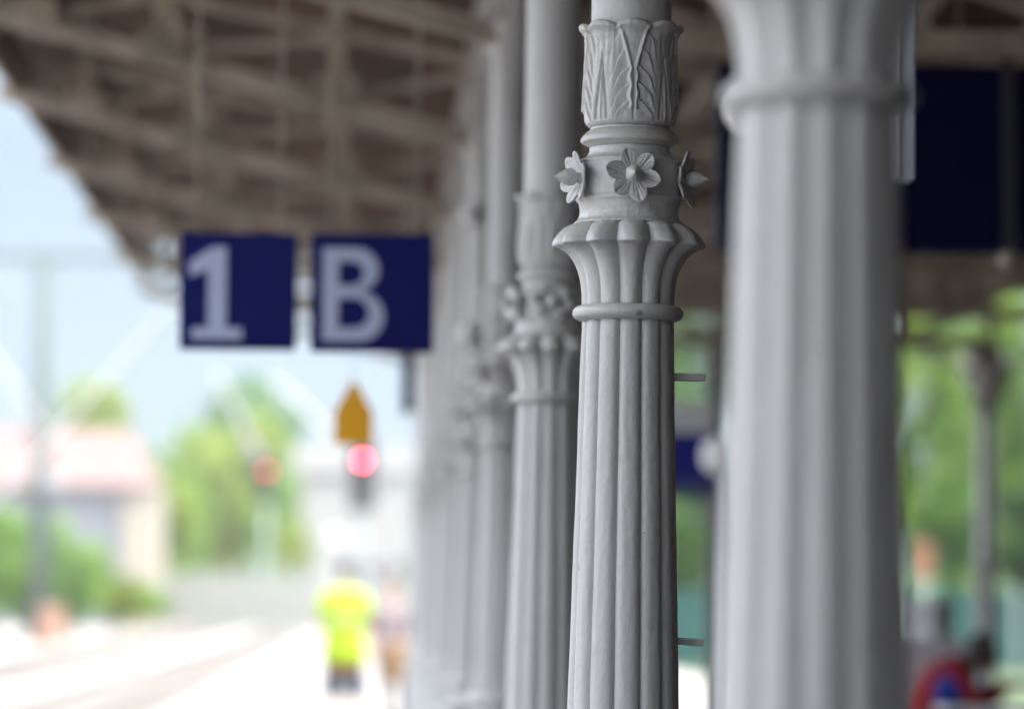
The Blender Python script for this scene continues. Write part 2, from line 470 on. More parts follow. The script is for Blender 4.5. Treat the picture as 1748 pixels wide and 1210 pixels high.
proto = make_column()
labels = {
    0: 'blurred grey fluted column nearest the camera, cut off by the top edge, in front of the wide blue sign',
    1: 'sharp light grey cast iron column with leaf cup, rosettes and fluted shaft, two iron pegs on its right',
    2: 'slightly blurred grey column directly behind the sharp column, its bell and rosettes half hidden by it',
    3: 'second blurred grey column behind the sharp one, with smooth upper shaft left of the nearer one',
    4: 'blurred grey column with two small white round fittings on its upper shaft',
}
columns = []
for k in range(10):
    o = proto if k == 1 else copy_tree(proto)
    o.location = (CX - 0.012, ROWY[k], 0); o.rotation_euler = (0, R(0.35), 0)      # the old row leans a little
    if k == 0: o.location = (0.540, 4.66, 0)
    lab = labels.get(k, 'strongly blurred far grey column merging with its neighbours at the end of the receding row')
    tag(o, lab, 'column', 'cast iron columns in the receding row')
    columns.append(o)
# iron pegs on the sharp column only
for y, drop in ((640.5, 0.0), (1090.5, 0.0035)):
    m = MB()
    z = zy(y)
    r0, r1 = 0.07, 0.169
    m.bm.free(); m.bm = bmesh.new()
    pts = [(r0, z + 0.0085), (r1 - 0.004, z + 0.0085 - drop), (r1, z + 0.004 - drop), (r1 - 0.001, z - 0.0065 - drop), (r1 - 0.006, z - 0.008 - drop), (r1 - 0.05, z - 0.0075), (r0, z - 0.008)]
    m.prism(pts, -0.016, 0.012)
    m.build('iron_peg', simple('worn_grey_iron_%d' % int(y), (0.42, 0.41, 0.40), 0.6, var=0.3, scale=40, bump=0.5, dist=0.002), columns[1], bevel=0.0015)

# ------------------------------------------------------------------ roof trusses and canopy
XL, HL = -1.95, 2.82              # left tip of the bottom chord (height above camera)
HC = 2.19                         # bottom chord at the column
SL = (HL - HC) / (CX - XL)
XR = 5.35
def hb(x): return H + (HC + (CX - x) * SL if x < CX else HC)
def make_truss(k, right=True):
    Y = ROWY[k]
    t = empty('roof_truss', (CX, Y, H + HC))
    base = Vector((CX, Y, H + HC))
    def L(x, dz, dy=0.0): return Vector((x, Y + dy, hb(x) + dz)) - base
    d1 = 0.43
    m = MB()
    for dy in (-0.045, 0.045):
        m.bar(L(CX, 0.045, dy), L(XL - 0.17, 0.045, dy), 0.045, 0.078)
    m.build('bottom_chord', M_steel, t)
    m = MB()
    m.bar(L(CX, d1), L(XL - 0.04, d1 - 0.12), 0.06, 0.06)
    m.build('top_chord', M_steel, t)
    px = [CX - 0.05, -0.15, -1.0, -1.62, XL]
    for x in px[1:4]:
        MB().bar(L(x, 0.09), L(x, d1 + 0.28), 0.085, 0.08, up=(0, 1, 0)).build('post', M_steel, t)
        MB().box(-0.11, 0.11, -0.075, -0.069, -0.08, 0.08, Matrix.Translation(L(x, 0.09))).build('gusset', M_steel, t)
    for a, b in zip(px, px[1:]):
        MB().bar(L(a, d1 - 0.07, 0.02), L(b, 0.08, 0.02), 0.035, 0.05).build('diagonal', M_steel, t)
    # wrought scroll at the outer end
    m = MB()
    c = L(XL + 0.12, 0.2)
    for q in range(18):
        a0, a1 = 2 * PI * q / 18, 2 * PI * (q + 1) / 18
        m.bar(c + Vector((0.09 * math.cos(a0), -0.03, 0.09 * math.sin(a0))), c + Vector((0.09 * math.cos(a1), -0.03, 0.09 * math.sin(a1))), 0.03, 0.03, up=(0, 1, 0))
    if k < 8: m.build('scroll', M_steel, t)
    if right:
        m = MB()
        for dy in (-0.045, 0.045):
            m.bar(L(CX + 0.005, 0.045, dy), L(XR, 0.045, dy), 0.05, 0.095)
        m.build('bottom_chord', M_steel, t)
        MB().bar(L(CX + 0.005, d1), L(XR, d1), 0.12, 0.13).build('top_chord', M_steel, t)
        n = 6
        xs = [CX + 0.06 + (XR - CX - 0.1) * i / n for i in range(n + 1)]
        for x in xs[1:]:
            MB().bar(L(x, 0.09), L(x, d1 - 0.08), 0.09, 0.08, up=(0, 1, 0)).build('post', M_steel, t)
        for i, (a, b) in enumerate(zip(xs, xs[1:])):
            if i % 2: a, b = b, a
            MB().bar(L(a, d1 - 0.07, 0.02), L(b, 0.08, 0.02), 0.05, 0.07).build('diagonal', M_steel, t)
    return t
tl = ['lattice roof truss over the nearest column at right', 'lattice roof truss over the sharp column', 'lattice roof truss over the first blurred column behind the sharp one',
      'uppermost lattice roof truss seen at the top of the photo', 'long lattice roof truss running from the top left corner down to the row',
      'lattice roof truss whose outer end meets the sky just below the top left corner', 'lattice roof truss ending above the left edge of the number sign',
      'lattice roof truss forming the second step of the eaves against the sky', 'lattice roof truss forming the lowest clear step of the eaves', 'last lattice roof truss at the far end of the canopy']
for k in range(10):
    tag(make_truss(k, right=k < 9), tl[k], 'roof truss', 'lattice roof trusses of the platform canopy')

# boarded roof
roof = empty('canopy_roof', (CX, 0, H + HC + 0.8))
tag(roof, 'boarded brown timber canopy roof with grey purlins over the platform', 'canopy roof')
rb = Vector((CX, 0, H + HC + 0.8))
Y0, Y1, Y1R = -24.0, ROWY[9] + 0.35, ROWY[8] + 0.35
def deck(xa, xb, ya, yb, ha, hbb, th=0.05):
    m = MB(); a = []
    for (x, h) in ((xa, ha), (xb, hbb)):
        for y in (ya, yb):
            for z in (0, th):
                a.append(m.bm.verts.new(Vector((x, y, H + h + z)) - rb))
    for f in ((0, 1, 3, 2), (4, 6, 7, 5), (0, 4, 5, 1), (2, 3, 7, 6), (0, 2, 6, 4), (1, 5, 7, 3)):
        m.bm.faces.new([a[i] for i in f])
    return m
DK = 0.80
deck(-2.1, CX, Y0, Y1, HL + 0.04 + DK - 0.12, HC + DK).build('boarding', M_wood, roof)
deck(CX + 0.004, 6.29, Y0, Y1R, HC + DK, HC + DK).build('boarding', M_wood, roof)
for x in (-1.93, -1.0, -0.15):
    fz = hb(x) + 0.40 + 0.09 - 0.12 * (CX - x) / (CX - XL)
    MB().bar(Vector((x, Y0, fz)) - rb, Vector((x, Y1, fz)) - rb, 0.06, 0.08).build('purlin', M_steel, roof)
for x in (1.1, 1.8, 2.5, 3.2, 3.9, 4.6, 5.3):
    MB().bar(Vector((x, Y0, H + HC + 0.54)) - rb, Vector((x, Y1R, H + HC + 0.54)) - rb, 0.10, 0.11).build('purlin', M_steel, roof)
MB().bar(Vector((-2.04, Y0, H + HL + 0.37)) - rb, Vector((-2.04, Y1, H + HL + 0.37)) - rb, 0.035, 0.56).build('fascia', M_steel, roof)
MB().box(CX, 6.29, Y1R, Y1R + 0.04, H + HC + 0.50, H + HC + 0.86, Matrix.Translation(-rb)).build('fascia', M_steel, roof)
# longitudinal girder above the row
g = empty('girder', (CX, 0, H + HC)); tag(g, 'light grey arched lattice girder running along the tops of the columns', 'girder')
YG0, YG1 = ROWY[0] - 3.0, Y1
for z0, z1 in ((0.36, 0.43), (0.58, 0.66)):
    MB().box(-0.05, 0.05, YG0, YG1, z0, z1).build('flange', M_paint, g)
for k in range(9):
    ya, yb = ROWY[k] + 0.09, ROWY[k + 1] - 0.09
    m = MB(); n = 24; pts = []
    for i in range(n + 1):
        t = -1 + 2 * i / n
        pts.append(Vector((0, (ya + yb) / 2 + t * (yb - ya) / 2, 0.33 - 0.62 * abs(t) ** 3.2)))
    for p, q in zip(pts, pts[1:]): m.bar(p, q, 0.05, 0.05, up=(1, 0, 0))
    for i in range(1, n):
        if pts[i].z < 0.30: m.bar(pts[i], (0, pts[i].y, 0.36), 0.03, 0.035, up=(1, 0, 0))
    m.build('spandrel', M_paint, g)
m = MB(); y = YG0; i = 0
while y < YG1 - 0.3:
    m.bar((0, y, 0.43 if i % 2 else 0.58), (0, y + 0.3, 0.58 if i % 2 else 0.43), 0.04, 0.04, up=(1, 0, 0)); y += 0.3; i += 1
o = m.build('lattice_bars', M_paint, g); o['kind'] = 'stuff'

# slender post of the second row at right
def slender_post(px, k, label):
    Y = ROWY[k]; X = (px - VX) / F * Y
    r = empty('slender_post', (X, Y, 0)); tag(r, label, 'post')
    MB().lathe([(0.12, 0), (0.12, 0.5), (0.09, 0.55), (0.088, 1.8), (0.10, 1.82), (0.10, 1.86), (0.08, 1.88), (0.075, H + 1.75)], 32).build('shaft', M_paint, r)
    MB().lathe([(0.075, H + 1.75), (0.10, H + 1.77), (0.10, H + 1.8), (0.09, H + 1.83), (0.15, H + 1.95), (0.20, H + 2.02), (0.20, H + 2.06), (0.17, H + 2.07), (0.17, H + HC - 0.003)], 32).build('capital', M_paint, r)
    for s in (-1, 1):
        m = MB()
        pts = [(s * (0.08 + 0.5 * (1 - math.cos(a))), 0, H + 1.66 + 0.5 * math.sin(a)) for a in [R(9 * q) for q in range(11)]]
        for p, q in zip(pts, pts[1:]): m.bar(p, q, 0.04, 0.05, up=(0, 1, 0))
        m.build('bracket', M_paint, r)
slender_post(1690, 8, 'slender grey post with flared capital before green trees at the right edge')

# ------------------------------------------------------------------ hanging signs
def stroke_poly_one(w, h):
    """numeral one with flag and foot"""
    return [(-0.10 * h, -0.5 * h + 0.125 * h), (-0.27 * h, -0.5 * h + 0.125 * h), (-0.27 * h, -0.5 * h), (0.27 * h, -0.5 * h), (0.27 * h, -0.5 * h + 0.125 * h),
            (0.10 * h, -0.5 * h + 0.125 * h), (0.10 * h, 0.5 * h), (-0.05 * h, 0.5 * h), (-0.30 * h, 0.34 * h), (-0.30 * h, 0.175 * h), (-0.10 * h, 0.255 * h)]
def letter_B(m, cx, cz, h, y0, y1):
    s = 0.17 * h
    x0 = cx - 0.30 * h
    m.prism([(x0, cz - h / 2), (x0 + s, cz - h / 2), (x0 + s, cz + h / 2), (x0, cz + h / 2)], y0, y1)
    def bowl(zb, zt, xe):
        zc = (zb + zt) / 2; ro = (zt - zb) / 2; xc = xe - ro; n = 14
        out = [(x0 + s, zb)] + [(xc + ro * math.cos(a), zc + ro * math.sin(a)) for a in [-PI / 2 + PI * k / n for k in range(n + 1)]] + [(x0 + s, zt)]
        ib = zb + (0.145 if zb < cz - 0.2 * h else 0.07) * h; it = zt - (0.145 if zt > cz + 0.2 * h else 0.07) * h
        zi = (ib + it) / 2; ri = (it - ib) / 2; xi = xe - 0.165 * h - ri
        inn = [(x0 + s, ib)] + [(xi + ri * math.cos(a), zi + ri * math.sin(a)) for a in [-PI / 2 + PI * k / n for k in range(n + 1)]] + [(x0 + s, it)]
        for (a, b), (c, d) in zip(zip(out, out[1:]), zip(inn, inn[1:])):
            m.prism([a, b, d, c], y0, y1)
    bowl(cz - 0.5 * h, cz + 0.03 * h, x0 + 0.66 * h)
    bowl(cz + 0.03 * h, cz + 0.5 * h, x0 + 0.60 * h)

YS = 14.2
def hang_sign(px0, px1, py0, py1, Y, name, label, glyph=None, gx=0, cat='sign', rods=True, mat=M_navy, group=None, depth=0.09, rodtop=None):
    a, b = P(px0, py1, Y), P(px1, py0, Y)
    c = (a + b) / 2
    r = empty(name, (c.x, Y, a.z)); tag(r, label, cat, group)
    w, h = b.x - a.x, b.z - a.z
    MB().box(-w / 2, w / 2, 0, depth, 0, h).build('panel', mat, r, bevel=0.006)
    if glyph == '1':
        g = P(gx, 505, Y).x - c.x; zc = P(0, 505, Y).z - a.z
        m = MB(); m.prism([(g + x, zc + z) for x, z in stroke_poly_one(0, 158 / F * Y)], -0.004, -0.0005); m.build('numeral', M_letter, r)
    if glyph == 'B':
        g = P(gx, 505, Y).x - c.x; zc = P(0, 505, Y).z - a.z
        m = MB(); letter_B(m, g, zc, 160 / F * Y, -0.004, -0.0005); m.build('letter', M_letter, r)
    if rods:
        for s in (-0.36, 0.36):
            zt = rodtop if rodtop else (hb(c.x + s * w) + 0.5 - a.z)
            MB().tube([(s * w, depth / 2, h), (s * w, depth / 2, zt)], 0.006, 8).build('hanger', M_steel, r)
    return r
hang_sign(305, 504, 401, 600, YS, 'platform_sign', 'navy hanging sign with pale numeral 1, left of the letter sign', '1', 369)
hang_sign(529, 739, 400, 602, YS, 'platform_sign', 'navy hanging sign with pale letter B, beside the number sign', 'B', 597)
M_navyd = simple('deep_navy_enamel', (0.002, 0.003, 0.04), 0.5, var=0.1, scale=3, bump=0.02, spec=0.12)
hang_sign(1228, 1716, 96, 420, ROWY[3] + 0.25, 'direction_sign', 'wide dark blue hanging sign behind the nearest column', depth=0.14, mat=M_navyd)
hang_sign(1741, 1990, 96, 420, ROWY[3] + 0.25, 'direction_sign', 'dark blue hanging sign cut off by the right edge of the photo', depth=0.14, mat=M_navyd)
# post between the two wide signs with a pale knob
YK = ROWY[3] + 0.22
kp = P(1728, 440, YK)
r = empty('hanger_post', kp); tag(r, 'dark hanger post with pale knob between the two wide blue signs', 'post')
MB().box(-0.022, 0.022, 0, 0.044, 0.05, hb(kp.x) - kp.z + 0.05).build('bar', M_dark, r)
MB().sphere((0, 0.02, 0.02), 0.04).build('knob', simple('pale_tan_paint', (0.55, 0.48, 0.42), 0.5), r)
# sign board seen edge-on under the letter sign
pe = P(697, 700, 20.5)
r = empty('side_sign', pe); tag(r, 'narrow dark sign seen edge-on below the letter B sign', 'sign')
MB().box(-0.03, 0.03, 0, 0.6, 0, 0.36).build('panel', M_navy, r, bevel=0.005)
MB().tube([(0, 0.3, 0.36), (0, 0.3, hb(pe.x) - pe.z + 0.2)], 0.012, 8).build('hanger', M_steel, r)

# blue and white board low on the right of the sharp column
YB = 24.0
bp = P(1150, 828, YB)
r = empty('notice_board', (bp.x, YB, 0)); tag(r, 'small blue notice board with white top strip right of the sharp column', 'notice board')
w = P(1228, 0, YB).x - bp.x
MB().box(-0.25, w - 0.02, 0, 0.06, P(0, 822, YB).z, P(0, 736, YB).z).build('blue_panel', simple('blue_enamel', (0.008, 0.018, 0.30), 0.35, var=0.08, bump=0.02), r, bevel=0.004)
MB().box(-0.25, w - 0.02, 0, 0.06, P(0, 735, YB).z, P(0, 682, YB).z).build('white_strip', simple('bright_white_enamel', (0.86, 0.87, 0.9), 0.35, var=0.03, bump=0.02), r, bevel=0.004)
MB().box(-0.25, w - 0.02, 0, 0.06, P(0, 848, YB).z, P(0, 823, YB).z).build('lower_strip', simple('slate_blue', (0.10, 0.13, 0.25), 0.4, bump=0.02), r, bevel=0.004)
MB().box(w - 0.06, w + 0.05, 0.062, 0.14, 0.0, P(0, 585, YB).z).build('post', M_steelbg, r)
# white post with round head
YW = 22.0
wp = P(1247, 1030, YW)
r = empty('marker_post', (wp.x, YW, 0)); tag(r, 'slim white post with round white head against the left edge of the nearest column', 'post')
MB().tube([(0, 0, 0), (0, 0, P(0, 800, YW).z)], 0.055, 16).build('shaft', M_white, r)
MB().lathe([(0.001, -0.02), (0.105, -0.02), (0.112, 0), (0.105, 0.02), (0.001, 0.02)], 32, M=Matrix.Translation((-0.08, -0.07, P(0, 775, YW).z)) @ Matrix.Rotation(R(-50), 4, 'Z') @ Matrix.Rotation(R(90), 4, 'X')).build('round_head', M_glass, r)
# pale cable duct hanging from the roof
YD = 9.6
dp = P(1520, 296, YD)
r = empty('cable_duct', (dp.x, YD, dp.z)); tag(r, 'pale grey hanging duct behind the right side of the nearest column', 'duct')
MB().box(0, P(1567, 0, YD).x - dp.x, 0, 0.10, 0, H + HC + 0.5 - dp.z).build('casing', simple('pale_blue_grey_paint', (0.50, 0.55, 0.62), 0.4, var=0.05), r, bevel=0.004)
MB().box(0.018, 0.026, -0.006, -0.0005, 0.01, H + HC + 0.4 - dp.z).build('seam_strip', M_white, r)
# white globe lamp
YG = 12.6
gp = P(1279, 178, YG)
r = empty('globe_lamp', gp); tag(r, 'white globe lamp peeping out left of the nearest column at its collar', 'lamp')
MB().sphere((0, 0, 0), 0.085, 28).build('globe', M_glass, r)
MB().tube([(0, 0, 0.08), (0, 0, H + HC + 0.5 - gp.z)], 0.015, 10).build('stem', M_steelbg, r)
# white round fittings on a far column
for py, lb in ((366, 'upper of two small white round fittings on a blurred column'), (570, 'lower of two small white round fittings on a blurred column')):
    p = P(800, py, ROWY[4] - 0.1)
    r = empty('round_fitting', p); tag(r, lb, 'lamp', 'white round fittings')
    MB().lathe([(0.045, 0.0), (0.05, 0.02), (0.042, 0.045), (0.02, 0.06), (0.0005, 0.064)], 24, M=Matrix.Rotation(R(90), 4, 'X')).build('dome', M_glass, r)
    MB().tube([(0, 0, 0), (0.03, 0.09, 0)], 0.012, 8).build('arm', M_steelbg, r)

# ------------------------------------------------------------------ ground
def sheet(name, x0, x1, y0, y1, z, mat, kind='structure'):
    m = MB(); v = [m.bm.verts.new(p) for p in ((x0, y0, z), (x1, y0, z), (x1, y1, z), (x0, y1, z))]; m.bm.faces.new(v)
    o = m.build(name, mat); o['kind'] = kind
    return o
M_ballast = simple('pale_ballast', (0.31, 0.275, 0.25), 0.9, var=0.3, scale=0.5, bump=0.5, dist=0.05)
M_plat = simple('pale_platform_paving', (0.34, 0.32, 0.29), 0.85, var=0.12, scale=0.8, bump=0.2)
sheet('ground', -400, 400, -60, 760, -0.25, M_ballast)
m = MB(); m.box(-2.3, 15.0, 50.0, 96, -0.26, 0.0); o = m.build('platform', M_plat); o['kind'] = 'structure'
m = MB(); m.box(-2.3, 15.0, -30, 49.996, -0.26, 0.0); o = m.build('platform', simple('low_bounce_asphalt', (0.055, 0.053, 0.052), 0.9, var=0.25, scale=2, bump=0.4)); o['kind'] = 'structure'  # unseen near paving made dark to cut light bounced onto the columns
m = MB(); m.box(-2.42, -2.305, -30, 96, -0.255, 0.006); o = m.build('kerb', simple('kerb_stone', (0.6, 0.59, 0.56), 0.8)); o['kind'] = 'structure'
sheet('platform_line', -1.75, -1.62, -12, 96, 0.004, simple('white_line_paint', (0.75, 0.75, 0.73), 0.7))
sheet('grass_verge', 6.9, 60, 50.5, 128, 0.02, simple('grass_green', (0.055, 0.085, 0.03), 0.9, var=0.4, scale=1.5, bump=0.5))
M_rail = simple('worn_rail', (0.20, 0.165, 0.145), 0.5, metal=0.5, var=0.3)
M_sleep = simple('concrete_sleeper', (0.27, 0.25, 0.23), 0.9, var=0.3)
for xc, lb in ((-4.3, 'railway track nearest the platform edge'), (-8.4, 'second railway track from the platform, towards the bushes')):
    r = empty('railway_track', (xc, 0, -0.25)); tag(r, lb, 'railway track', 'railway tracks')
    for s in (-0.72, 0.72):
        m = MB(); m.prism([(s - 0.07, 0.06), (s + 0.07, 0.06), (s + 0.015, 0.09), (s + 0.035, 0.18), (s + 0.03, 0.21), (s - 0.03, 0.21), (s - 0.035, 0.18), (s - 0.015, 0.09)], -12, 600)
        m.build('rail', M_rail, r)
    m = MB()
    for i in range(600): m.box(-1.25, 1.25, i * 0.65, i * 0.65 + 0.24, -0.02, 0.058)
    m.build('sleepers', M_sleep, r)['kind'] = 'stuff'

# ------------------------------------------------------------------ trees and shrubs
def crown(center, rx, rz, n, leaf, mat, parent, seed, ry=None, clumps=26):
    rnd = random.Random(seed); ry = ry or rx
    bm = bmesh.new()
    cs = []
    for i in range(clumps):
        while True:
            v = Vector((rnd.uniform(-1, 1), rnd.uniform(-1, 1), rnd.uniform(-1, 1)))
            if 0.15 < v.length < 1: break
        cs.append((Vector((v.x * rx * 0.8, v.y * ry * 0.8, v.z * rz * 0.82)), rnd.uniform(0.22, 0.42)))
    for i in range(n):
        c, cr = rnd.choice(cs)
        d = Vector((rnd.gauss(0, 1), rnd.gauss(0, 1), rnd.gauss(0, 1))).normalized()
        p = c + Vector((d.x * rx, d.y * ry, d.z * rz)) * cr * rnd.uniform(0.55, 1.05)
        nn = (d + Vector((rnd.gauss(0, .6), rnd.gauss(0, .6), rnd.gauss(0.3, .6)))).normalized()
        t = nn.cross(Vector((rnd.gauss(0, 1), rnd.gauss(0, 1), rnd.gauss(0, 1)))).normalized(); b = nn.cross(t)
        s = leaf * rnd.uniform(0.6, 1.3)
        vs = [bm.verts.new(Vector(center) + p + t * s + b * 0), bm.verts.new(Vector(center) + p + b * s * 0.55), bm.verts.new(Vector(center) + p - t * s), bm.verts.new(Vector(center) + p - b * s * 0.55)]
        bm.faces.new(vs)
    m = MB(); m.bm.free(); m.bm = bm
    return m.build('crown', mat, parent, recalc=False)
M_bark = simple('bark', (0.10, 0.075, 0.05), 0.9, var=0.3, scale=4, bump=0.5)
LY = leaf_mat('yellow_green_leaves', (0.10, 0.17, 0.02), (0.28, 0.38, 0.05), (0.42, 0.50, 0.08))
LG = leaf_mat('fresh_green_leaves', (0.07, 0.16, 0.025), (0.18, 0.34, 0.05), (0.30, 0.46, 0.08))
LD = leaf_mat('deep_green_leaves', (0.012, 0.04, 0.012), (0.03, 0.085, 0.02), (0.085, 0.17, 0.03))
LT = leaf_mat('bluish_green_leaves', (0.09, 0.20, 0.10), (0.17, 0.32, 0.14), (0.26, 0.40, 0.18))
LR = leaf_mat('mid_green_leaves', (0.05, 0.12, 0.010), (0.14, 0.27, 0.016), (0.30, 0.42, 0.03))  # mid green leaf colour for three of the right-hand trees
LQ = leaf_mat('dark_green_leaves', (0.018, 0.06, 0.010), (0.045, 0.13, 0.014), (0.11, 0.22, 0.025))
def tree(px, pyc, ptop, phw, Y, mat, label, seed, name='tree', n=3600, base=-0.25, pbot=None, cat='tree', group=None):
    top = P(px, ptop, Y).z; X = P(px, 0, Y).x; rx = phw / F * Y
    bot = max(base + 0.1, P(0, pbot, Y).z) if pbot else base + (top - base) * 0.28
    cz = (top + bot) / 2; rz = (top - bot) / 2
    r = empty(name, (X, Y, base)); tag(r, label, cat, group)
    crown((0, 0, cz - base), rx, rz, n, max(0.10, 0.085 * rx), mat, r, seed, clumps=30)
    rnd = random.Random(seed + 99)
    m = MB(); hh = cz - base; tr = max(0.03, 0.045 * rx)
    m.tube([(0, 0, 0), (0.04 * rx, 0, hh * 0.4), (0, 0.03 * rx, hh * 0.8), (0.05 * rx, 0, hh + rz * 0.4)], [tr * 1.3, tr, tr * .8, tr * .3], 10)
    m.build('trunk' if cat == 'tree' else 'stem', M_bark, r)
    m = MB()
    for i in range(6):
        a = rnd.uniform(0, 2 * PI); z0 = hh * rnd.uniform(0.55, 0.95)
        m.tube([(0, 0, z0), (rx * .35 * math.cos(a), rx * .35 * math.sin(a), z0 + rz * .25), (rx * .7 * math.cos(a), rx * .7 * math.sin(a), z0 + rz * .6)], [tr * .5, tr * .3, tr * .1], 7)
    m.build('limbs', M_bark, r)
    return r
tg = 'trees beyond the tracks'
tree(398, 0, 685, 122, 285, LY, 'big yellow-green tree beyond the tracks below the number sign', 1, n=5200, pbot=975, group=tg)
tree(318, 0, 780, 60, 262, LG, 'fresh green rounded tree between the cream house corner and the yellow-green tree', 2, n=3600, pbot=985, group=tg)
tree(468, 0, 770, 52, 275, LG, 'mid-height fresh green tree right of the yellow-green tree', 3, n=2600, pbot=985, group=tg)
tree(430, 0, 645, 120, 345, LT, 'tall bluish green tree rising behind the yellow-green tree', 4, n=4200, pbot=860, group=tg)
tree(150, 0, 635, 80, 300, LY, 'yellow-green treetop rising behind the red roof', 5, n=2600, pbot=860, group=tg)
tree(260, 0, 735, 60, 310, LT, 'pale bluish tree behind the right end of the house', 6, n=2600, pbot=930, group=tg)
tree(292, 0, 790, 62, 246, LY, 'yellow-green bushy tree hugging the cream house corner', 7, n=2600, pbot=985, group=tg)
tree(505, 0, 880, 40, 268, LY, 'low yellow-green tree left of the pale flat-roofed building', 8, n=2200, pbot=990, group=tg)
sg = 'shrubs beside the tracks'
tree(-10, 0, 855, 80, 165, LG, 'tall green shrub at the left edge of the photo', 11, name='shrub', n=3200, pbot=1090, cat='shrub', group=sg)
tree(55, 0, 890, 75, 168, LG, 'green shrub just behind the mast foot', 12, name='shrub', n=2800, pbot=1090, cat='shrub', group=sg)
tree(130, 0, 890, 80, 166, LG, 'fresh green shrub right of the mast', 13, name='shrub', n=3000, pbot=1085, cat='shrub', group=sg)
tree(200, 0, 955, 68, 172, LY, 'low yellow-green shrub below the cream house corner', 14, name='shrub', n=2600, pbot=1075, cat='shrub', group=sg)
tree(255, 0, 1000, 55, 180, LG, 'smallest green shrub at the right end of the shrub bank', 15, name='shrub', n=2000, pbot=1065, cat='shrub', group=sg)
rg = 'trees behind the teal fence'
rt = [(1080, 430, 120, 118, LQ, 'dark green tree behind the fence, seen just right of the sharp column'),
      (1225, 450, 110, 124, LQ, 'deep green tree behind the nearest column'),
      (1390, 500, 130, 128, LQ, 'deep green tree hidden mostly by the nearest column'),
      (1560, 400, 105, 112, LR, 'bright green tree between the nearest column and the slender post'),
      (1655, 380, 110, 130, LR, 'fresh light green tree behind the slender post'),
      (1740, 390, 100, 114, LR, 'fresh green tree at the right edge of the photo'),
      (1850, 400, 110, 126, LQ, 'deep green tree beyond the right edge'),
      (1620, 800, 75, 104, LQ, 'low dark green tree above the teal fence left of the slender post'),
      (1740, 760, 80, 106, LQ, 'low dark green tree above the teal fence at the right edge'),
      (1160, 850, 70, 106, LQ, 'low dark green tree above the teal fence beside the sharp column')]
for i, (px, pt, hw, Y, mt, lb) in enumerate(rt):
    tree(px, 0, pt, hw, Y, mt, lb, 30 + i, n=4200, pbot=1030, group=rg)
# far wood that closes the horizon
rnd = random.Random(5)
m = MB(); bm = m.bm
for i in range(9000):
    x = rnd.uniform(-160, 260); y = 640 + rnd.uniform(0, 30); hmax = 9 + 4 * noise.noise(Vector((x * 0.05, 0, 0))) + 2 * noise.noise(Vector((x * 0.2, 3, 0)))
    c = Vector((x, y, hmax * rnd.random() ** 0.7)); s = rnd.uniform(0.6, 1.3)
    t = Vector((rnd.gauss(0, 1), rnd.gauss(0, 1), rnd.gauss(0, 1))).normalized(); b = t.cross(Vector((rnd.gauss(0, 1), rnd.gauss(0, 1), rnd.gauss(0, 1)))).normalized()
    bm.faces.new([bm.verts.new(c + t * s), bm.verts.new(c + b * s), bm.verts.new(c - t * s), bm.verts.new(c - b * s)])
o = m.build('wood', LT, recalc=False); tag(o, 'far wood closing the horizon behind the tracks', 'wood', kind='stuff')

# ------------------------------------------------------------------ houses
def rect_px(px0, px1, py0, py1, Y): return P(px0, py1, Y), P(px1, py0, Y)
M_wall_shade = simple('shaded_blue_grey_render', (0.27, 0.29, 0.33), 0.9, var=0.06, scale=1.0)  # shade on the house front, put into the wall colour
M_wall_sun = simple('sunlit_cream_render', (0.34, 0.31, 0.255), 0.9, var=0.05, scale=1.0)  # sunlight on the right end, put into its wall colour
M_tile = simple('red_roof_tiles', (0.22, 0.15, 0.138), 0.8, var=0.2, scale=1.5, bump=0.4)
M_pane = simple('window_glass', (0.05, 0.06, 0.08), 0.08, var=0.05, bump=0)
YH = 232.0
a = P(-70, 1030, YH); X0 = a.x; X1 = P(214, 0, YH).x; XC = P(272, 0, YH).x
ze = P(0, 835, YH).z; zr = P(0, 735, YH).z
h = empty('house', ((X0 + XC) / 2, YH, -0.25)); tag(h, 'house with faded red tiled roof, walls coloured as in shade and a right end coloured sunlit cream beyond the shrubs', 'house')
hm = Vector(((X0 + XC) / 2, YH, -0.25)); T = Matrix.Translation(-hm)
MB().box(X0, X1, YH, YH + 9, -0.3, ze, T).build('wall', M_wall_shade, h)
MB().box(X1 + 0.003, XC, YH - 0.9, YH + 9, -0.3, ze - 0.1, T).build('sunlit_cream_wall', M_wall_sun, h)
m = MB()
ov = 0.5
v = [Vector(p) - hm for p in ((X0 - ov, YH - 1.4, ze - 0.05), (XC + 0.1, YH - 1.4, ze - 0.05), (XC + 0.1, YH + 9.5, ze - 0.05), (X0 - ov, YH + 9.5, ze - 0.05), (X0 + 1.0, YH + 4, zr), (XC - 1.8, YH + 4, zr))]
vv = [m.bm.verts.new(p) for p in v]
for f in ((0, 1, 5, 4), (1, 2, 5), (2, 3, 4, 5), (3, 0, 4), (3, 2, 1, 0)): m.bm.faces.new([vv[i] for i in f])
rf = m.build('roof', M_tile, h)
MB().box(X0 + 4.2, X0 + 4.9, YH + 3.4, YH + 4.3, zr - 0.8, zr + 0.9, T).build('chimney', simple('brick', (0.3, 0.14, 0.1), 0.9), rf)
for i in range(3):
    wx = X0 + 2.6 + i * 2.6
    fr = MB().box(wx, wx + 1.2, YH - 0.05, YH - 0.004, 3.0, 4.6, T).build('window', M_white, h)
    MB().box(wx + 0.08, wx + 1.12, YH - 0.07, YH - 0.053, 3.08, 4.52, T).build('pane', M_pane, fr)
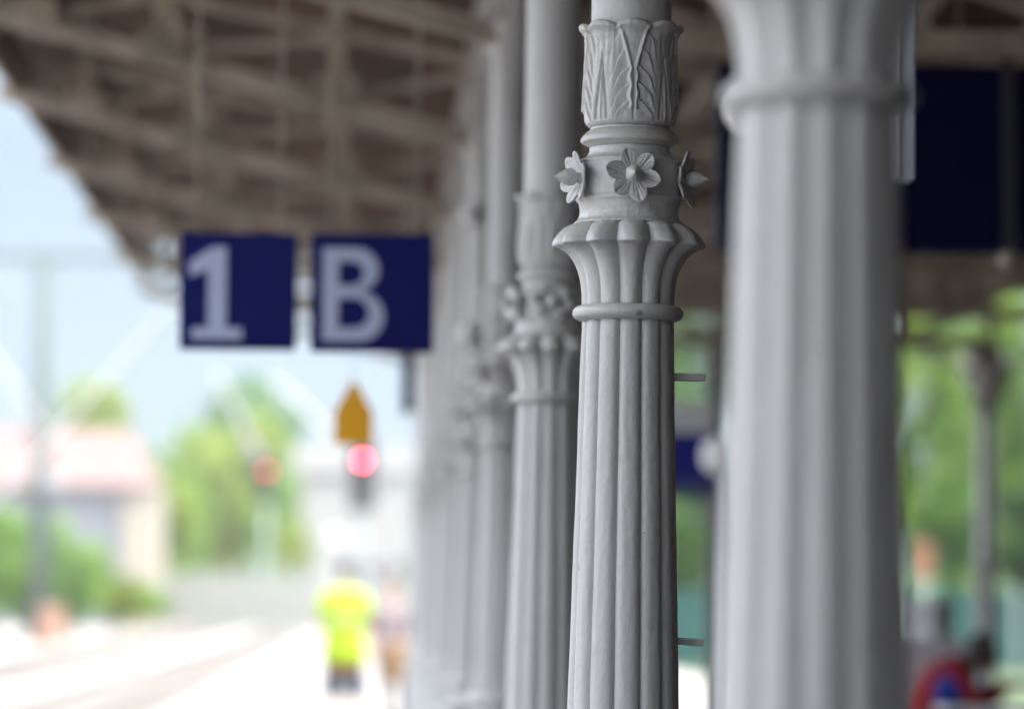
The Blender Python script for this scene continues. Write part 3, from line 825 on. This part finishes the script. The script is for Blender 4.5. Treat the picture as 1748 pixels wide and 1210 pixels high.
# pale flat building behind the signal
YF = 300.0
a, b = rect_px(508, 700, 808, 1030, YF); hm = Vector(((a.x + b.x) / 2, YF, -0.25)); T = Matrix.Translation(-hm)
h = empty('flat_building', hm); tag(h, 'pale flat-roofed building far down the line behind the signal', 'building')
MB().box(a.x, b.x, YF, YF + 12, -0.3, b.z, T).build('wall', simple('pale_grey_render', (0.30, 0.305, 0.295), 0.9, var=0.05), h)
MB().box(a.x - 0.4, b.x + 0.4, YF - 0.5, YF + 12.4, b.z + 0.003, b.z + 1.9, T).build('roof_band', simple('white_fascia', (0.35, 0.35, 0.345), 0.8, var=0.05), h)
for i in range(2):
    wx = a.x + 5.2 + i * 2.1
    fr = MB().box(wx, wx + 1.3, YF - 0.05, YF - 0.004, 3.2, 4.8, T).build('window', M_white, h)
    MB().box(wx + 0.08, wx + 1.22, YF - 0.07, YF - 0.053, 3.28, 4.72, T).build('pane', M_pane, fr)
# low fence across the tracks' far side
def fence(px0, px1, ptop, Y, mat, label, step=2.5, base=-0.25, name='fence', rail=True):
    a, b = P(px0, ptop, Y), P(px1, ptop, Y)
    r = empty(name, ((a.x + b.x) / 2, Y, base)); tag(r, label, 'fence')
    L = b.x - a.x; hh = a.z - base
    MB().box(-L / 2, L / 2, -0.02, 0.02, 0.08, hh).build('panels', mat, r)
    n = max(2, int(L / step))
    for i in range(n + 1):
        x = -L / 2 + L * i / n
        MB().box(x - 0.05, x + 0.05, -0.075, -0.022, 0, hh + 0.06).build('post', M_galv, r)
    return r
fence(272, 505, 984, 240, simple('grey_green_panel', (0.27, 0.28, 0.255), 0.7, var=0.1), 'low grey-green fence beneath the yellow-green tree')
M_teal = simple('teal_noise_barrier', (0.010, 0.062, 0.054), 0.6, var=0.15, scale=0.6)
fence(1090, 1960, 1003, 88, M_teal, 'teal green barrier fence in front of the trees at right')

# ------------------------------------------------------------------ masts, stays, signals
YM = 150.0
mp_ = P(74, 1110, YM)
r = empty('mast', (mp_.x, YM, -0.25)); tag(r, 'tall grey-green mast with cross arm at the left', 'mast')
zt = P(0, 438, YM).z + 0.25
MB().tube([(0, 0, 0), (0, 0, zt * .5), (0, 0, zt)], [0.42, 0.36, 0.27], 14).build('pole', simple('grey_green_paint', (0.10, 0.13, 0.115), 0.7, var=0.1), r)
zb = P(0, 448, YM).z + 0.25
MB().bar((-5.0, 0, zb), (2.9, 0, zb), 0.25, 0.3).build('cross_arm', simple('weathered_arm_paint', (0.14, 0.17, 0.155), 0.7), r)
MB().bar((-2.4, 0, zb - 0.1), (-0.2, 0, zb - 2.0), 0.12, 0.12).build('strut', M_galv, r)
gl = P(92, 832, YM - 0.8)
MB().sphere((gl.x - mp_.x, -0.8, gl.z + 0.25), 0.42, 18).build('lamp_globe', simple('dusty_globe', (0.27, 0.28, 0.30), 0.4), r)
MB().bar((0, -0.3, gl.z + 0.25), (gl.x - mp_.x, -0.8, gl.z + 0.25), 0.1, 0.1).build('lamp_arm', M_galv, r)
ob = P(97, 1085, YM - 1.5)
r = empty('cabinet', (ob.x, YM - 1.5, -0.25)); tag(r, 'small orange-red cabinet at the foot of the mast', 'cabinet')
MB().box(-0.45, 0.45, -0.3, 0.3, 0, P(0, 1030, 1).z).build('body', simple('orange_red_paint', (0.40, 0.22, 0.15), 0.6), r, bevel=0.02)
MB().box(-0.48, 0.48, -0.33, 0.33, 1.453, 1.52).build('lid', M_galv, r, bevel=0.01)
def stay(pts, rad, label):
    v = [P(*q) for q in pts]
    c = v[0]
    r = empty('stay_tube', c); tag(r, label, 'stay', 'pale overhead stays')
    MB().tube([p - c for p in v], rad * 0.7, 8).build('tube', M_white, r)
    MB().tube([v[-1] - c, v[-1] - c + (v[-1] - v[0]).normalized() * -0.35], rad * 2.2, 8).build('insulator', M_steelbg, r)
stay([(330, 486, 37), (0, 860, 64), (-120, 996, 75)], 0.045, 'pale stay slanting down left from the canopy eaves across the red roof')
stay([(-60, 552, 120), (74, 735, 150)], 0.11, 'short pale stay slanting to the mast from the left edge')
stay([(372, 645, 118), (440, 775, 139)], 0.13, 'pale stay slanting past the yellow-green tree towards the dim red signal')
stay([(470, 655, 130), (570, 745, 150)], 0.13, 'pale stay slanting towards the amber sign')

def emis(name, col, strength):
    m, nt, b = new_mat(name)
    b.inputs['Base Color'].default_value = (*[c * 0.3 for c in col], 1)
    b.inputs['Emission Color'].default_value = (*col, 1)
    b.inputs['Emission Strength'].default_value = strength
    return m
def signal(px, py, Y, lampr, mat, label, plate=None):
    p = P(px, py, Y)
    r = empty('railway_signal', (p.x, Y, 0 if Y < 96 else -0.25)); tag(r, label, 'signal', 'railway signals')
    z0 = r.location.z
    MB().tube([(0, 0.15, 0), (0, 0.15, p.z - z0 + 0.2)], 0.08, 14).build('mast', M_galv, r)
    zc = p.z - z0
    MB().box(-0.27, 0.27, -0.12, 0.06, zc - 1.1, zc + 0.5).build('signal_head', M_dark, r, bevel=0.03)
    MB().lathe([(0.001, 0), (lampr, 0), (lampr, 0.02), (lampr * .7, 0.05), (0.001, 0.06)], 24, M=Matrix.Translation((0, -0.125, zc)) @ Matrix.Rotation(R(90), 4, 'X')).build('red_lamp', mat, r)
    m = MB()
    for k in range(12):
        a0 = PI * k / 12; a1 = PI * (k + 1) / 12; q = lampr + 0.03
        m.bar((q * math.cos(a0), -0.2, zc + q * math.sin(a0)), (q * math.cos(a1), -0.2, zc + q * math.sin(a1)), 0.14, 0.012, up=(0, 0, 1) if 3 < k < 9 else (1, 0, 0))
    m.build('hood', M_dark, r)
    MB().lathe([(0.001, 0), (lampr, 0), (lampr * .7, 0.03), (0.001, 0.04)], 20, M=Matrix.Translation((0, -0.125, zc - 0.6)) @ Matrix.Rotation(R(90), 4, 'X')).build('unlit_lens', M_pane, r)
    if plate:
        q = [P(x, y, Y) for x, y in plate]
        m = MB(); m.prism([(v.x - p.x, v.z - z0) for v in q], -0.19, -0.16); m.build('amber_plate', M_yellow, r)
        MB().tube([(0, -0.15, zc), (-0.15, -0.15, zc + 0.6)], 0.03, 8).build('plate_bracket', M_dark, r)
    return r
signal(620, 788, 84, 0.042, emis('red_signal_light', (1.0, 0.012, 0.03), 140.0), 'red glowing signal below the amber plate')
YA = 16.5
q = [P(x, y, YA) for x, y in ((571, 761), (637, 761), (637, 706), (607, 653), (601, 653), (571, 706))]
ac = P(604, 653, YA)
r = empty('amber_plate', ac); tag(r, 'small amber house-shaped plate hanging under the letter B sign', 'sign')
m = MB(); m.prism([(v.x - ac.x, v.z - ac.z) for v in q], -0.004, 0.004); m.build('plate', M_yellow, r)
MB().tube([(0, 0, -0.005), (0, 0, hb(ac.x) - ac.z + 0.3)], 0.0015, 6).build('wire', M_dark, r)
signal(458, 808, 135, 0.05, emis('dim_red_signal_light', (1.0, 0.08, 0.10), 11.0), 'dim red signal further away, left of the amber plate')
# white round board behind the worker
wb = P(572, 928, 118)
r = empty('round_board', (wb.x, 118, -0.25)); tag(r, 'round white board on a post above the worker', 'sign')
MB().lathe([(0.001, 0), (0.38, 0), (0.38, 0.04), (0.001, 0.04)], 32, M=Matrix.Translation((0, -0.08, wb.z + 0.25)) @ Matrix.Rotation(R(90), 4, 'X')).build('disc', simple('dull_white_disc', (0.46, 0.47, 0.49), 0.6), r)
MB().tube([(0, 0, 0), (0, 0, wb.z + 0.4)], 0.06, 10).build('post', M_galv, r)
# orange board on the right
ow = P(1578, 952, 86)
r = empty('orange_board', (ow.x, 86, -0.25)); tag(r, 'orange board standing before the trees above the teal fence', 'sign')
MB().box(-0.22, 0.22, -0.09, -0.05, ow.z - 0.15, ow.z + 0.70).build('panel', simple('orange_paint', (0.25, 0.11, 0.06), 0.6), r, bevel=0.01)
MB().tube([(0, 0, 0), (0, 0, ow.z + 0.6)], 0.05, 10).build('post', M_galv, r)

# ------------------------------------------------------------------ platform furniture at right
YV = 27.0
vp = P(1583, 1030, YV)
r = empty('ticket_pillar', (vp.x - 0.05, YV, 0), R(-35)); tag(r, 'pale grey pillar cabinet with white head right of the nearest column', 'cabinet')
M_pale = simple('pale_grey_cabinet', (0.87, 0.88, 0.90), 0.4, var=0.05, bump=0.03)
MB().box(-0.15, 0.15, 0, 0.24, 0.08, 1.33).build('body', M_pale, r, bevel=0.012)
MB().box(-0.165, 0.165, -0.02, 0.26, 1.334, 1.51).build('head', M_white, r, bevel=0.025)
MB().box(-0.18, 0.18, -0.03, 0.27, 0.0, 0.078).build('plinth', M_dark, r, bevel=0.005)
MB().box(-0.04, 0.04, -0.006, -0.0005, 1.0, 1.04).build('slot', M_dark, r)
# white table and bench for the seated person
YP = 24.0
tp = P(1680, 1030, YP)
r = empty('bench', (tp.x, YP, 0)); tag(r, 'pale bench with backrest carrying the seated person', 'bench')
M_bench = simple('pale_bench_paint', (0.78, 0.79, 0.82), 0.5, var=0.06)
MB().box(-0.75, 0.75, -0.22, 0.22, 0.42, 0.46).build('seat', M_bench, r, bevel=0.008)
MB().box(-0.55, 0.02, 0.225, 0.26, 0.50, 1.25).build('backrest', M_bench, r, bevel=0.02)
for x in (-0.66, 0.62):
    MB().box(x, x + 0.06, -0.2, 0.2, 0, 0.418).build('leg', M_dark, r)

tq = P(1706, 1198, 21.2)
r = empty('table', (tq.x, 21.2, 0)); tag(r, 'pale table in front of the seated person at the bottom right corner', 'table')
MB().box(-0.32, 0.75, -0.3, 0.18, tq.z - 0.04, tq.z).build('table_top', M_bench, r, bevel=0.01)
for x in (-0.24, 0.66):
    for y in (-0.26, 0.10):
        MB().box(x, x + 0.04, y, y + 0.04, 0, tq.z - 0.043).build('leg', M_dark, r)
# building added along the platform, mostly unseen, to shade the columns' right sides
r = empty('shade_building', (6.3, 0, 0)); tag(r, 'dark brick building added right of the platform to shade the columns', 'building')
MB().box(0.0, 9.0, -26, 33, 0.003, 7.5).build('wall', simple('dark_shade_brick', (0.10, 0.06, 0.045), 0.85, var=0.25, scale=3), r)
for i in range(14):
    y = -24 + i * 4
    fr = MB().box(-0.06, -0.003, y, y + 1.5, 0.9, 3.1).build('window', M_dark, r)
    MB().box(-0.075, -0.063, y + 0.1, y + 1.4, 1.0, 3.0).build('pane', M_pane, fr)

# ------------------------------------------------------------------ people
M_skin = simple('skin', (0.50, 0.31, 0.23), 0.55, var=0.06, bump=0.05)
def skin_mesh(name, chains, mat, parent, root_first=True, sub=2):
    """chains: list of list of (pos, radius); shared positions are welded"""
    vs, rs, es = [], [], []
    def idx(p, r):
        for i, q in enumerate(vs):
            if (Vector(p) - q).length < 1e-5: return i
        vs.append(Vector(p)); rs.append(r); return len(vs) - 1
    for ch in chains:
        ids = [idx(p, r) for p, r in ch]
        es += list(zip(ids, ids[1:]))
    me = bpy.data.meshes.new(name); me.from_pydata([tuple(v) for v in vs], es, [])
    o = bpy.data.objects.new(name, me); link(o, parent)
    sk = o.modifiers.new('skin', 'SKIN'); sk.use_smooth_shade = True
    for i, r in enumerate(rs):
        sv = me.skin_vertices[0].data[i]; rr = r if isinstance(r, tuple) else (r, r)
        sv.radius = rr; sv.use_root = (i == 0)
    ss = o.modifiers.new('sub', 'SUBSURF'); ss.levels = sub; ss.render_levels = sub
    dg = bpy.context.evaluated_depsgraph_get()
    me2 = bpy.data.meshes.new_from_object(o.evaluated_get(dg))
    o.modifiers.clear(); o.data = me2
    me2.materials.clear(); me2.materials.append(mat)
    for p in me2.polygons: p.use_smooth = True
    return o

def loft(name, rings, mat, parent, lat=(0, 1, 0), n=36, fold=0.006):
    """rings: (point, half thickness, half width); cross-sections square to the spine, width along lat"""
    lat = Vector(lat); m = MB(); out = []
    pts = [Vector(p) for p, a, b in rings]
    for i, (p, a, b) in enumerate(rings):
        d = (pts[min(i + 1, len(pts) - 1)] - pts[max(i - 1, 0)]).normalized()
        u = lat.cross(d).normalized()
        ring = []
        for k in range(n):
            t = 2 * PI * k / n
            f = 1 + noise.noise(Vector((math.cos(t) * 2.2, math.sin(t) * 2.2, i * 0.55))) * fold / max(a, 0.03)
            ring.append(m.bm.verts.new(pts[i] + u * (a * f * math.sin(t)) + lat * (b * f * math.cos(t))))
        out.append(ring)
    for A, B in zip(out, out[1:]):
        for k in range(n):
            fc = m.bm.faces.new((A[k], A[(k + 1) % n], B[(k + 1) % n], B[k])); fc.smooth = True
    m.bm.faces.new(out[0][::-1]); m.bm.faces.new(out[-1])
    o = m.build(name, mat, parent)
    ss = o.modifiers.new('sub', 'SUBSURF'); ss.levels = 1; ss.render_levels = 1
    return o

def hand_chains(wrist, fwd, side, curl):
    """palm plus five fingers; fwd along the hand, side towards the thumb, curl = palm-facing direction"""
    w, f, s, c = Vector(wrist), Vector(fwd).normalized(), Vector(side).normalized(), Vector(curl).normalized()
    palm = w + f * 0.055
    out = [[(w, 0.026), (palm, (0.034, 0.018))]]
    for i, (o_, L) in enumerate(((0.027, 0.072), (0.010, 0.08), (-0.008, 0.075), (-0.026, 0.06))):
        k0 = w + f * 0.092 + s * o_
        k1 = k0 + f * L * 0.45 + c * L * 0.12
        k2 = k1 + f * L * 0.32 + c * L * 0.28
        k3 = k2 + f * L * 0.12 + c * L * 0.26
        out.append([(palm, (0.034, 0.018)), (k0, 0.0105), (k1, 0.0095), (k2, 0.0088), (k3, 0.0075)])
    t0 = w + f * 0.03 + s * 0.032
    out.append([(w, 0.026), (t0, 0.013), (t0 + f * 0.03 + s * 0.018 + c * 0.008, 0.0105), (t0 + f * 0.055 + s * 0.022 + c * 0.018, 0.009)])
    return out

def head_parts(parent, c, look, hair_mat, hair_len=0.0):
    """c: head centre; look: horizontal facing direction. facial features are part of the body mesh via joined bmesh"""
    f = Vector(look).normalized(); up = Vector((0, 0, 1)); s = f.cross(up)
    bm = bmesh.new()
    bmesh.ops.create_uvsphere(bm, u_segments=28, v_segments=20, radius=1.0)
    for v in bm.verts:
        p = v.co.copy()
        x, y, z = p.x * 0.075, p.y * 0.096, p.z * 0.118       # y forward
        if z < 0: x *= 1 + z * 2.2; y *= 1 + (z * 1.2 if p.y < 0 else z * 0.2)
        if p.y > 0.55:
            y -= 0.006 * (1 - abs(p.x)) * (1 if -0.1 < p.z < 0.25 else 0)
            d2 = (x / 0.013) ** 2 + ((z + 0.012) / 0.02) ** 2; y += 0.022 * math.exp(-d2)          # nose
            y += 0.005 * math.exp(-((x / 0.022) ** 2 + ((z + 0.055) / 0.010) ** 2))                # lips
            for e in (-1, 1): y -= 0.007 * math.exp(-(((x - e * 0.031) / 0.012) ** 2 + ((z - 0.012) / 0.009) ** 2))
        if abs(p.x) > 0.9 and abs(p.z) < 0.3: x *= 1.12                                             # ears
        v.co = c + s * x + f * y + up * z
    for fc in bm.faces: fc.smooth = True
    m = MB(); m.bm.free(); m.bm = bm
    hd = m.build('head', M_skin, parent)
    for e in (-1, 1):
        MB().sphere(c + s * (e * 0.031) + f * 0.083 + up * 0.012, 0.008, 10).build('eye', M_dark, hd)
    MB().bar(c + s * -0.02 + f * 0.0935 + up * -0.056, c + s * 0.02 + f * 0.0935 + up * -0.056, 0.004, 0.004).build('mouth', simple('lips', (0.35, 0.13, 0.11), 0.5), hd)
    bm = bmesh.new(); bmesh.ops.create_uvsphere(bm, u_segments=28, v_segments=20, radius=1.0)
    kill = []
    for v in bm.verts:
        p = v.co.copy()
        if p.z < -0.35 - hair_len * 4 and p.y < 0.2 or (p.y > 0.25 and p.z < 0.45): kill.append(v)
        v.co = c + s * (p.x * 0.083) + f * (p.y * 0.104 - 0.004) + up * (p.z * 0.125 + 0.004) + Vector((wob(p, 6, 0.006), wob(p + Vector((3, 0, 0)), 6, 0.006), 0))
    bmesh.ops.delete(bm, geom=kill, context='VERTS')
    for fc in bm.faces: fc.smooth = True
    m = MB(); m.bm.free(); m.bm = bm
    m.build('hair', hair_mat, hd)

def standing(loc, rz, label, shirt, trousers, hair, hem=None, shorts=False, height=1.8, pose=0):
    k = height / 1.8
    r = empty('person', loc, rz); tag(r, label, 'person')
    V = lambda x, y, z: Vector((x * k, y * k, z * k))
    pel, wai, che, nec = V(0, 0, .97), V(0, -.01, 1.12), V(0, 0, 1.33), V(0, .0, 1.53)
    ch = [[(pel, (.155, .105)), (wai, (.14, .10)), (che, (.165, .115)), (V(0, 0, 1.46), (.10, .08)), (nec, .055), (V(0, .02, 1.60), .055)]]
    arms = []
    for s in (-1, 1):
        sh, el, wr = V(s * .19, 0, 1.44), V(s * .25, -.03, 1.16), V(s * (.24 if pose == 0 else .16), .10 if pose == 0 else .2, .94 if pose == 0 else 1.08)
        ch.append([(che, (.165, .115)), (sh, .062), (el, .043), (wr, .028)])
        ch += hand_chains(wr, wr - el, (0, 1, 0) if pose == 0 else (-s, 0, 0.2), (-s, 0, 0) if pose == 0 else (0, 0, -1))
        arms.append((sh, el, wr))
        hip, kn, an = V(s * .10, 0, .90), V(s * .115, .03, .50), V(s * .12, -.01, .09)
        ch.append([(pel, (.155, .105)), (hip, .09), (kn, .06), (an, .042), (V(s * .13, .07, .045), .042), (V(s * .135, .17, .03), .032)])
    skin_mesh('body', ch, M_skin, r)
    head_parts(r, V(0, .03, 1.685), (0, 1, 0), hair)
    z0 = .75 if hem else .80
    loft('vest' if hem else 'shirt', [(V(0, 0, z0), .155 * k, .215 * k), (V(0, 0, z0 + .05), .168 * k, .232 * k), (V(0, 0, .95), .16 * k, .222 * k), (V(0, -.01, 1.10), .142 * k, .20 * k), (V(0, -.01, 1.25), .142 * k, .205 * k),
         (V(0, 0, 1.37), .135 * k, .212 * k), (V(0, 0, 1.43), .115 * k, .20 * k), (V(0, 0, 1.475), .088 * k, .15 * k), (V(0, 0, 1.51), .066 * k, .085 * k), (V(0, .005, 1.53), .058 * k, .062 * k)], shirt, r, lat=(1, 0, 0))
    for sh, el, wr in arms:
        skin_mesh('sleeve', [[(sh.lerp(V(0, 0, 1.40), .55), .085 * k), (sh.lerp(V(0, 0, 1.42), .15), .085 * k), (sh.lerp(el, .2), .078 * k), (sh.lerp(el, .8), .068 * k)]], shirt, r)
    if hem:
        MB().lathe([(.19 * k, .70 * k), (.20 * k, .705 * k), (.205 * k, .748 * k), (.15 * k, .749 * k)], 32, M=Matrix.Diagonal((1, .78, 1, 1))).build('shirt_hem', hem, r)
        for z in (1.17,):
            MB().lathe([(.19 * k, z * k), (.21 * k, (z + .003) * k), (.212 * k, (z + .05) * k), (.19 * k, (z + .053) * k)], 36, M=Matrix.Diagonal((1.0, .73, 1, 1))).build('reflective_band', simple('silver_grey_tape', (0.40, 0.44, 0.30), 0.5), r)
    tr = []
    for s in (-1, 1):
        hip, kn, an = V(s * .10, 0, .90), V(s * .115, .03, .50), V(s * .12, -.01, .09)
        end = hip.lerp(kn, 1.3) if shorts else an + V(0, 0, .02)
        mid = hip.lerp(kn, .5) if shorts else kn
        tr.append([(pel, (.125, .095)), (hip, .10 if shorts else .092), (mid, .118 if shorts else .075), (end, .115 if shorts else .062)])
    skin_mesh('shorts' if shorts else 'trousers', tr, trousers, r)
    for s in (-1, 1):
        MB().sphere(V(s * .13, .08, .045), .055 * k, 16, (1.0, 2.4, .85)).build('shoe', M_dark, r)
    return r
M_hivis = simple('fluorescent_yellow_cloth', (0.40, 0.60, 0.03), 0.8, var=0.08, bump=0.1)
M_orange = simple('orange_cloth', (0.34, 0.12, 0.03), 0.8)
M_jeans = simple('dark_blue_cloth', (0.012, 0.03, 0.085), 0.85, var=0.15)
M_hair = simple('dark_hair', (0.025, 0.018, 0.014), 0.6, var=0.2, scale=60)
M_brownh = simple('brown_hair', (0.10, 0.06, 0.035), 0.6, var=0.2, scale=60)
wx = P(592, 0, 41).x
standing((wx, 41, 0), R(-6), 'worker in fluorescent yellow vest and dark blue shorts standing on the platform', M_hivis, M_jeans, M_hair, hem=M_orange, shorts=True, height=1.90, pose=1)
sx = P(674, 0, 44).x
standing((sx, 44, 0), R(170), 'person in pale pinkish shirt standing between worker and column row', simple('pale_pink_cloth', (0.33, 0.27, 0.28), 0.85), simple('grey_trousers', (0.25, 0.25, 0.27), 0.85), M_brownh, height=1.72)
bg = P(684, 1142, 43.65)
r = empty('bag', (bg.x, 43.65, 0.52)); tag(r, 'small orange bag carried by the person in the pale pinkish shirt', 'bag')
MB().box(-0.15, 0.15, -0.1, 0.1, 0.02, 0.48).build('body', simple('orange_bag_cloth', (0.30, 0.17, 0.07), 0.8), r, bevel=0.05)
MB().tube([(-0.08, 0, 0.46), (-0.07, 0.04, 0.88), (0.07, 0.04, 0.88), (0.08, 0, 0.46)], 0.012, 8).build('handle', M_dark, r)

# seated person in profile, leaning forward to the right
def seated(loc, label):
    r = empty('person', loc); r.scale = (0.99, 0.99, 1.02); tag(r, label, 'person')
    V = lambda x, y, z: Vector((x, y, z))
    pel, wai, che, nec = V(-.27, 0, .58), V(-.21, 0, .75), V(-.07, 0, .97), V(.06, 0, 1.08)
    ch = [[(pel, .12), (wai, .11), (che, .11), (nec, .055), (V(.115, 0, 1.09), .052)]]
    arms = []
    for s in (-1, 1):
        sh, el, wr = V(-.03, s * .19, 1.01), V(.07, s * .27, .83), V(.33, s * .14, .95)
        ch.append([(che, .11), (sh, .06), (el, .045), (wr, .028)])
        ch += hand_chains(wr, (1, 0, .1), (0, -s, .2), (0, 0, -1))
        arms.append((sh, el, wr))
        hip, kn, an = V(-.28, s * .10, .56), V(.20, s * .12, .55), V(.22, s * .12, .09)
        ch.append([(pel, .12), (hip, .085), (kn, .06), (an, .042), (V(.30, s * .12, .05), .04), (V(.40, s * .12, .035), .03)])
    skin_mesh('body', ch, M_skin, r)
    head_parts(r, V(.165, 0, 1.14), (1, 0, -.12), M_hair, hair_len=.08)
    s_ = lambda v: 1 if v.y > 0 else -1
    M_red = simple('red_cloth', (0.38, 0.018, 0.028), 0.8, var=0.15)
    loft('jacket', [(V(-.29, 0, .50), .14, .18), (V(-.275, 0, .55), .16, .20), (V(-.24, 0, .66), .165, .205), (V(-.18, 0, .80), .165, .21), (V(-.11, 0, .92), .155, .215), (V(-.04, 0, 1.0), .135, .20), (V(.02, 0, 1.055), .10, .14), (V(.06, 0, 1.085), .075, .085)], M_red, r, lat=(0, 1, 0), fold=.012)
    for sh, el, wr in arms:
        skin_mesh('sleeve', [[(sh + V(-.03, -s_(sh) * .08, -.02), .10), (sh, .10), (sh.lerp(el, .35), .09), (el, .07), (el.lerp(wr, .8), .055)]], M_red, r)
    MB().sphere((-.06, -.20, .90), .125, 18, (1.0, .75, 1.1)).build('blue_panel', simple('blue_cloth', (0.008, 0.045, 0.36), 0.8), r)
    tr = []
    for s in (-1, 1):
        hip, kn, an = V(-.28, s * .10, .56), V(.20, s * .12, .55), V(.22, s * .12, .12)
        tr.append([(pel, .135), (hip, .10), (kn, .075), (an, .06)])
    skin_mesh('trousers', tr, M_jeans, r)
    for s in (-1, 1):
        MB().sphere((.30, s * .12, .05), .05, 14, (2.3, 1, .9)).build('shoe', M_dark, r)
seated((P(1641, 0, YP).x, YP, 0), 'seated person in red and blue jacket with dark hair leaning forward at bottom right')

# ------------------------------------------------------------------ light
SUN_EL, SUN_AZ = 57.0, 122.0      # azimuth measured from +Y towards +X
d = Vector((math.sin(R(SUN_AZ)) * math.cos(R(SUN_EL)), math.cos(R(SUN_AZ)) * math.cos(R(SUN_EL)), math.sin(R(SUN_EL))))
sl = bpy.data.lights.new('sun', 'SUN'); sl.energy = 2.3; sl.angle = R(0.6); sl.color = (1.0, 0.95, 0.88)
so = bpy.data.objects.new('sun', sl); link(so); so.location = (20, -20, 40)
so.rotation_euler = d.to_track_quat('Z', 'Y').to_euler()
w = bpy.data.worlds.new('World'); sc.world = w; w.use_nodes = True
nt = w.node_tree; bg = nt.nodes['Background']
sky = nt.nodes.new('ShaderNodeTexSky'); sky.sky_type = 'NISHITA'; sky.sun_disc = False
sky.sun_elevation = R(SUN_EL); sky.sun_rotation = R(SUN_AZ)
sky.air_density = 1.0; sky.dust_density = 1.5; sky.ozone_density = 1.0
tc = nt.nodes.new('ShaderNodeTexCoord')
mpn = nt.nodes.new('ShaderNodeMapping'); mpn.inputs['Scale'].default_value = (1, 1, 3.0); nt.links.new(tc.outputs['Generated'], mpn.inputs['Vector'])
cn = nt.nodes.new('ShaderNodeTexNoise'); cn.inputs['Scale'].default_value = 2.6; cn.inputs['Detail'].default_value = 7; nt.links.new(mpn.outputs[0], cn.inputs['Vector'])
cr = ramp(nt, cn.outputs['Fac'], [(0.38, (0.84, 0.84, 0.84)), (0.70, (1, 1, 1))])
mx = nt.nodes.new('ShaderNodeMix'); mx.data_type = 'RGBA'
# thin veil of cloud: pale blue low down, brilliant white higher up
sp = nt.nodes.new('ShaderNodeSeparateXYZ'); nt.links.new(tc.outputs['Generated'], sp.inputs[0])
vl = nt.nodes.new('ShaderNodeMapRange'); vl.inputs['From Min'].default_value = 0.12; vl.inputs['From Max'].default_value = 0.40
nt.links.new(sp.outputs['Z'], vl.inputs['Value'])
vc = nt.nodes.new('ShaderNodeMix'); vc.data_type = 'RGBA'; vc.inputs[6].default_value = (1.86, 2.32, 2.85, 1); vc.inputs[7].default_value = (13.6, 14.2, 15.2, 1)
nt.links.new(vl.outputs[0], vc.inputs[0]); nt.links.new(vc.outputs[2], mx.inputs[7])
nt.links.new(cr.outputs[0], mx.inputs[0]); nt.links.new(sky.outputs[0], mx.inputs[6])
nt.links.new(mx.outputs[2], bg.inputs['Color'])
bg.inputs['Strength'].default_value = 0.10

# ------------------------------------------------------------------ summer haze
m = MB(); m.box(-402, 402, -62, 762, -1.5, 26.0)
hz, hnt, hb_ = new_mat('pale_haze')
hnt.nodes.remove(hb_)
pv = hnt.nodes.new('ShaderNodeVolumePrincipled')
pv.inputs['Color'].default_value = (0.93, 0.96, 1.0, 1); pv.inputs['Density'].default_value = 0.0003; pv.inputs['Anisotropy'].default_value = 0.2
hnt.links.new(pv.outputs[0], hnt.nodes['Material Output'].inputs['Volume'])
ho = m.build('haze', hz); ho['kind'] = 'stuff'; ho['label'] = 'pale summer haze over the far end of the station'

# ------------------------------------------------------------------ camera
cam = bpy.data.cameras.new('camera'); co = bpy.data.objects.new('camera', cam); link(co)
cam.lens = 135.0; cam.sensor_width = 36.0; cam.sensor_fit = 'HORIZONTAL'
cam.clip_start = 0.05; cam.clip_end = 9000
co.location = (0, 0, H)
yaw = math.atan((874 - VX) / F); pitch = math.atan((VY - 605) / F)
co.rotation_euler = (Matrix.Rotation(-yaw, 4, 'Z') @ Matrix.Rotation(R(90) + pitch, 4, 'X') @ Matrix.Rotation(R(0.45), 4, 'Z')).to_euler()
cam.dof.use_dof = True; cam.dof.focus_distance = 8.09; cam.dof.aperture_fstop = 1.9; cam.dof.aperture_blades = 0
sc.camera = co

sc.view_settings.view_transform = 'Standard'; sc.view_settings.look = 'None'
sc.view_settings.exposure = 1.62; sc.view_settings.gamma = 1.0; sc.view_settings.use_curve_mapping = False
sc.render.engine = 'CYCLES'
sc.cycles.use_denoising = True
sc.cycles.max_bounces = 8; sc.cycles.diffuse_bounces = 5; sc.cycles.glossy_bounces = 3; sc.cycles.transmission_bounces = 3
sc.cycles.sample_clamp_indirect = 8.0
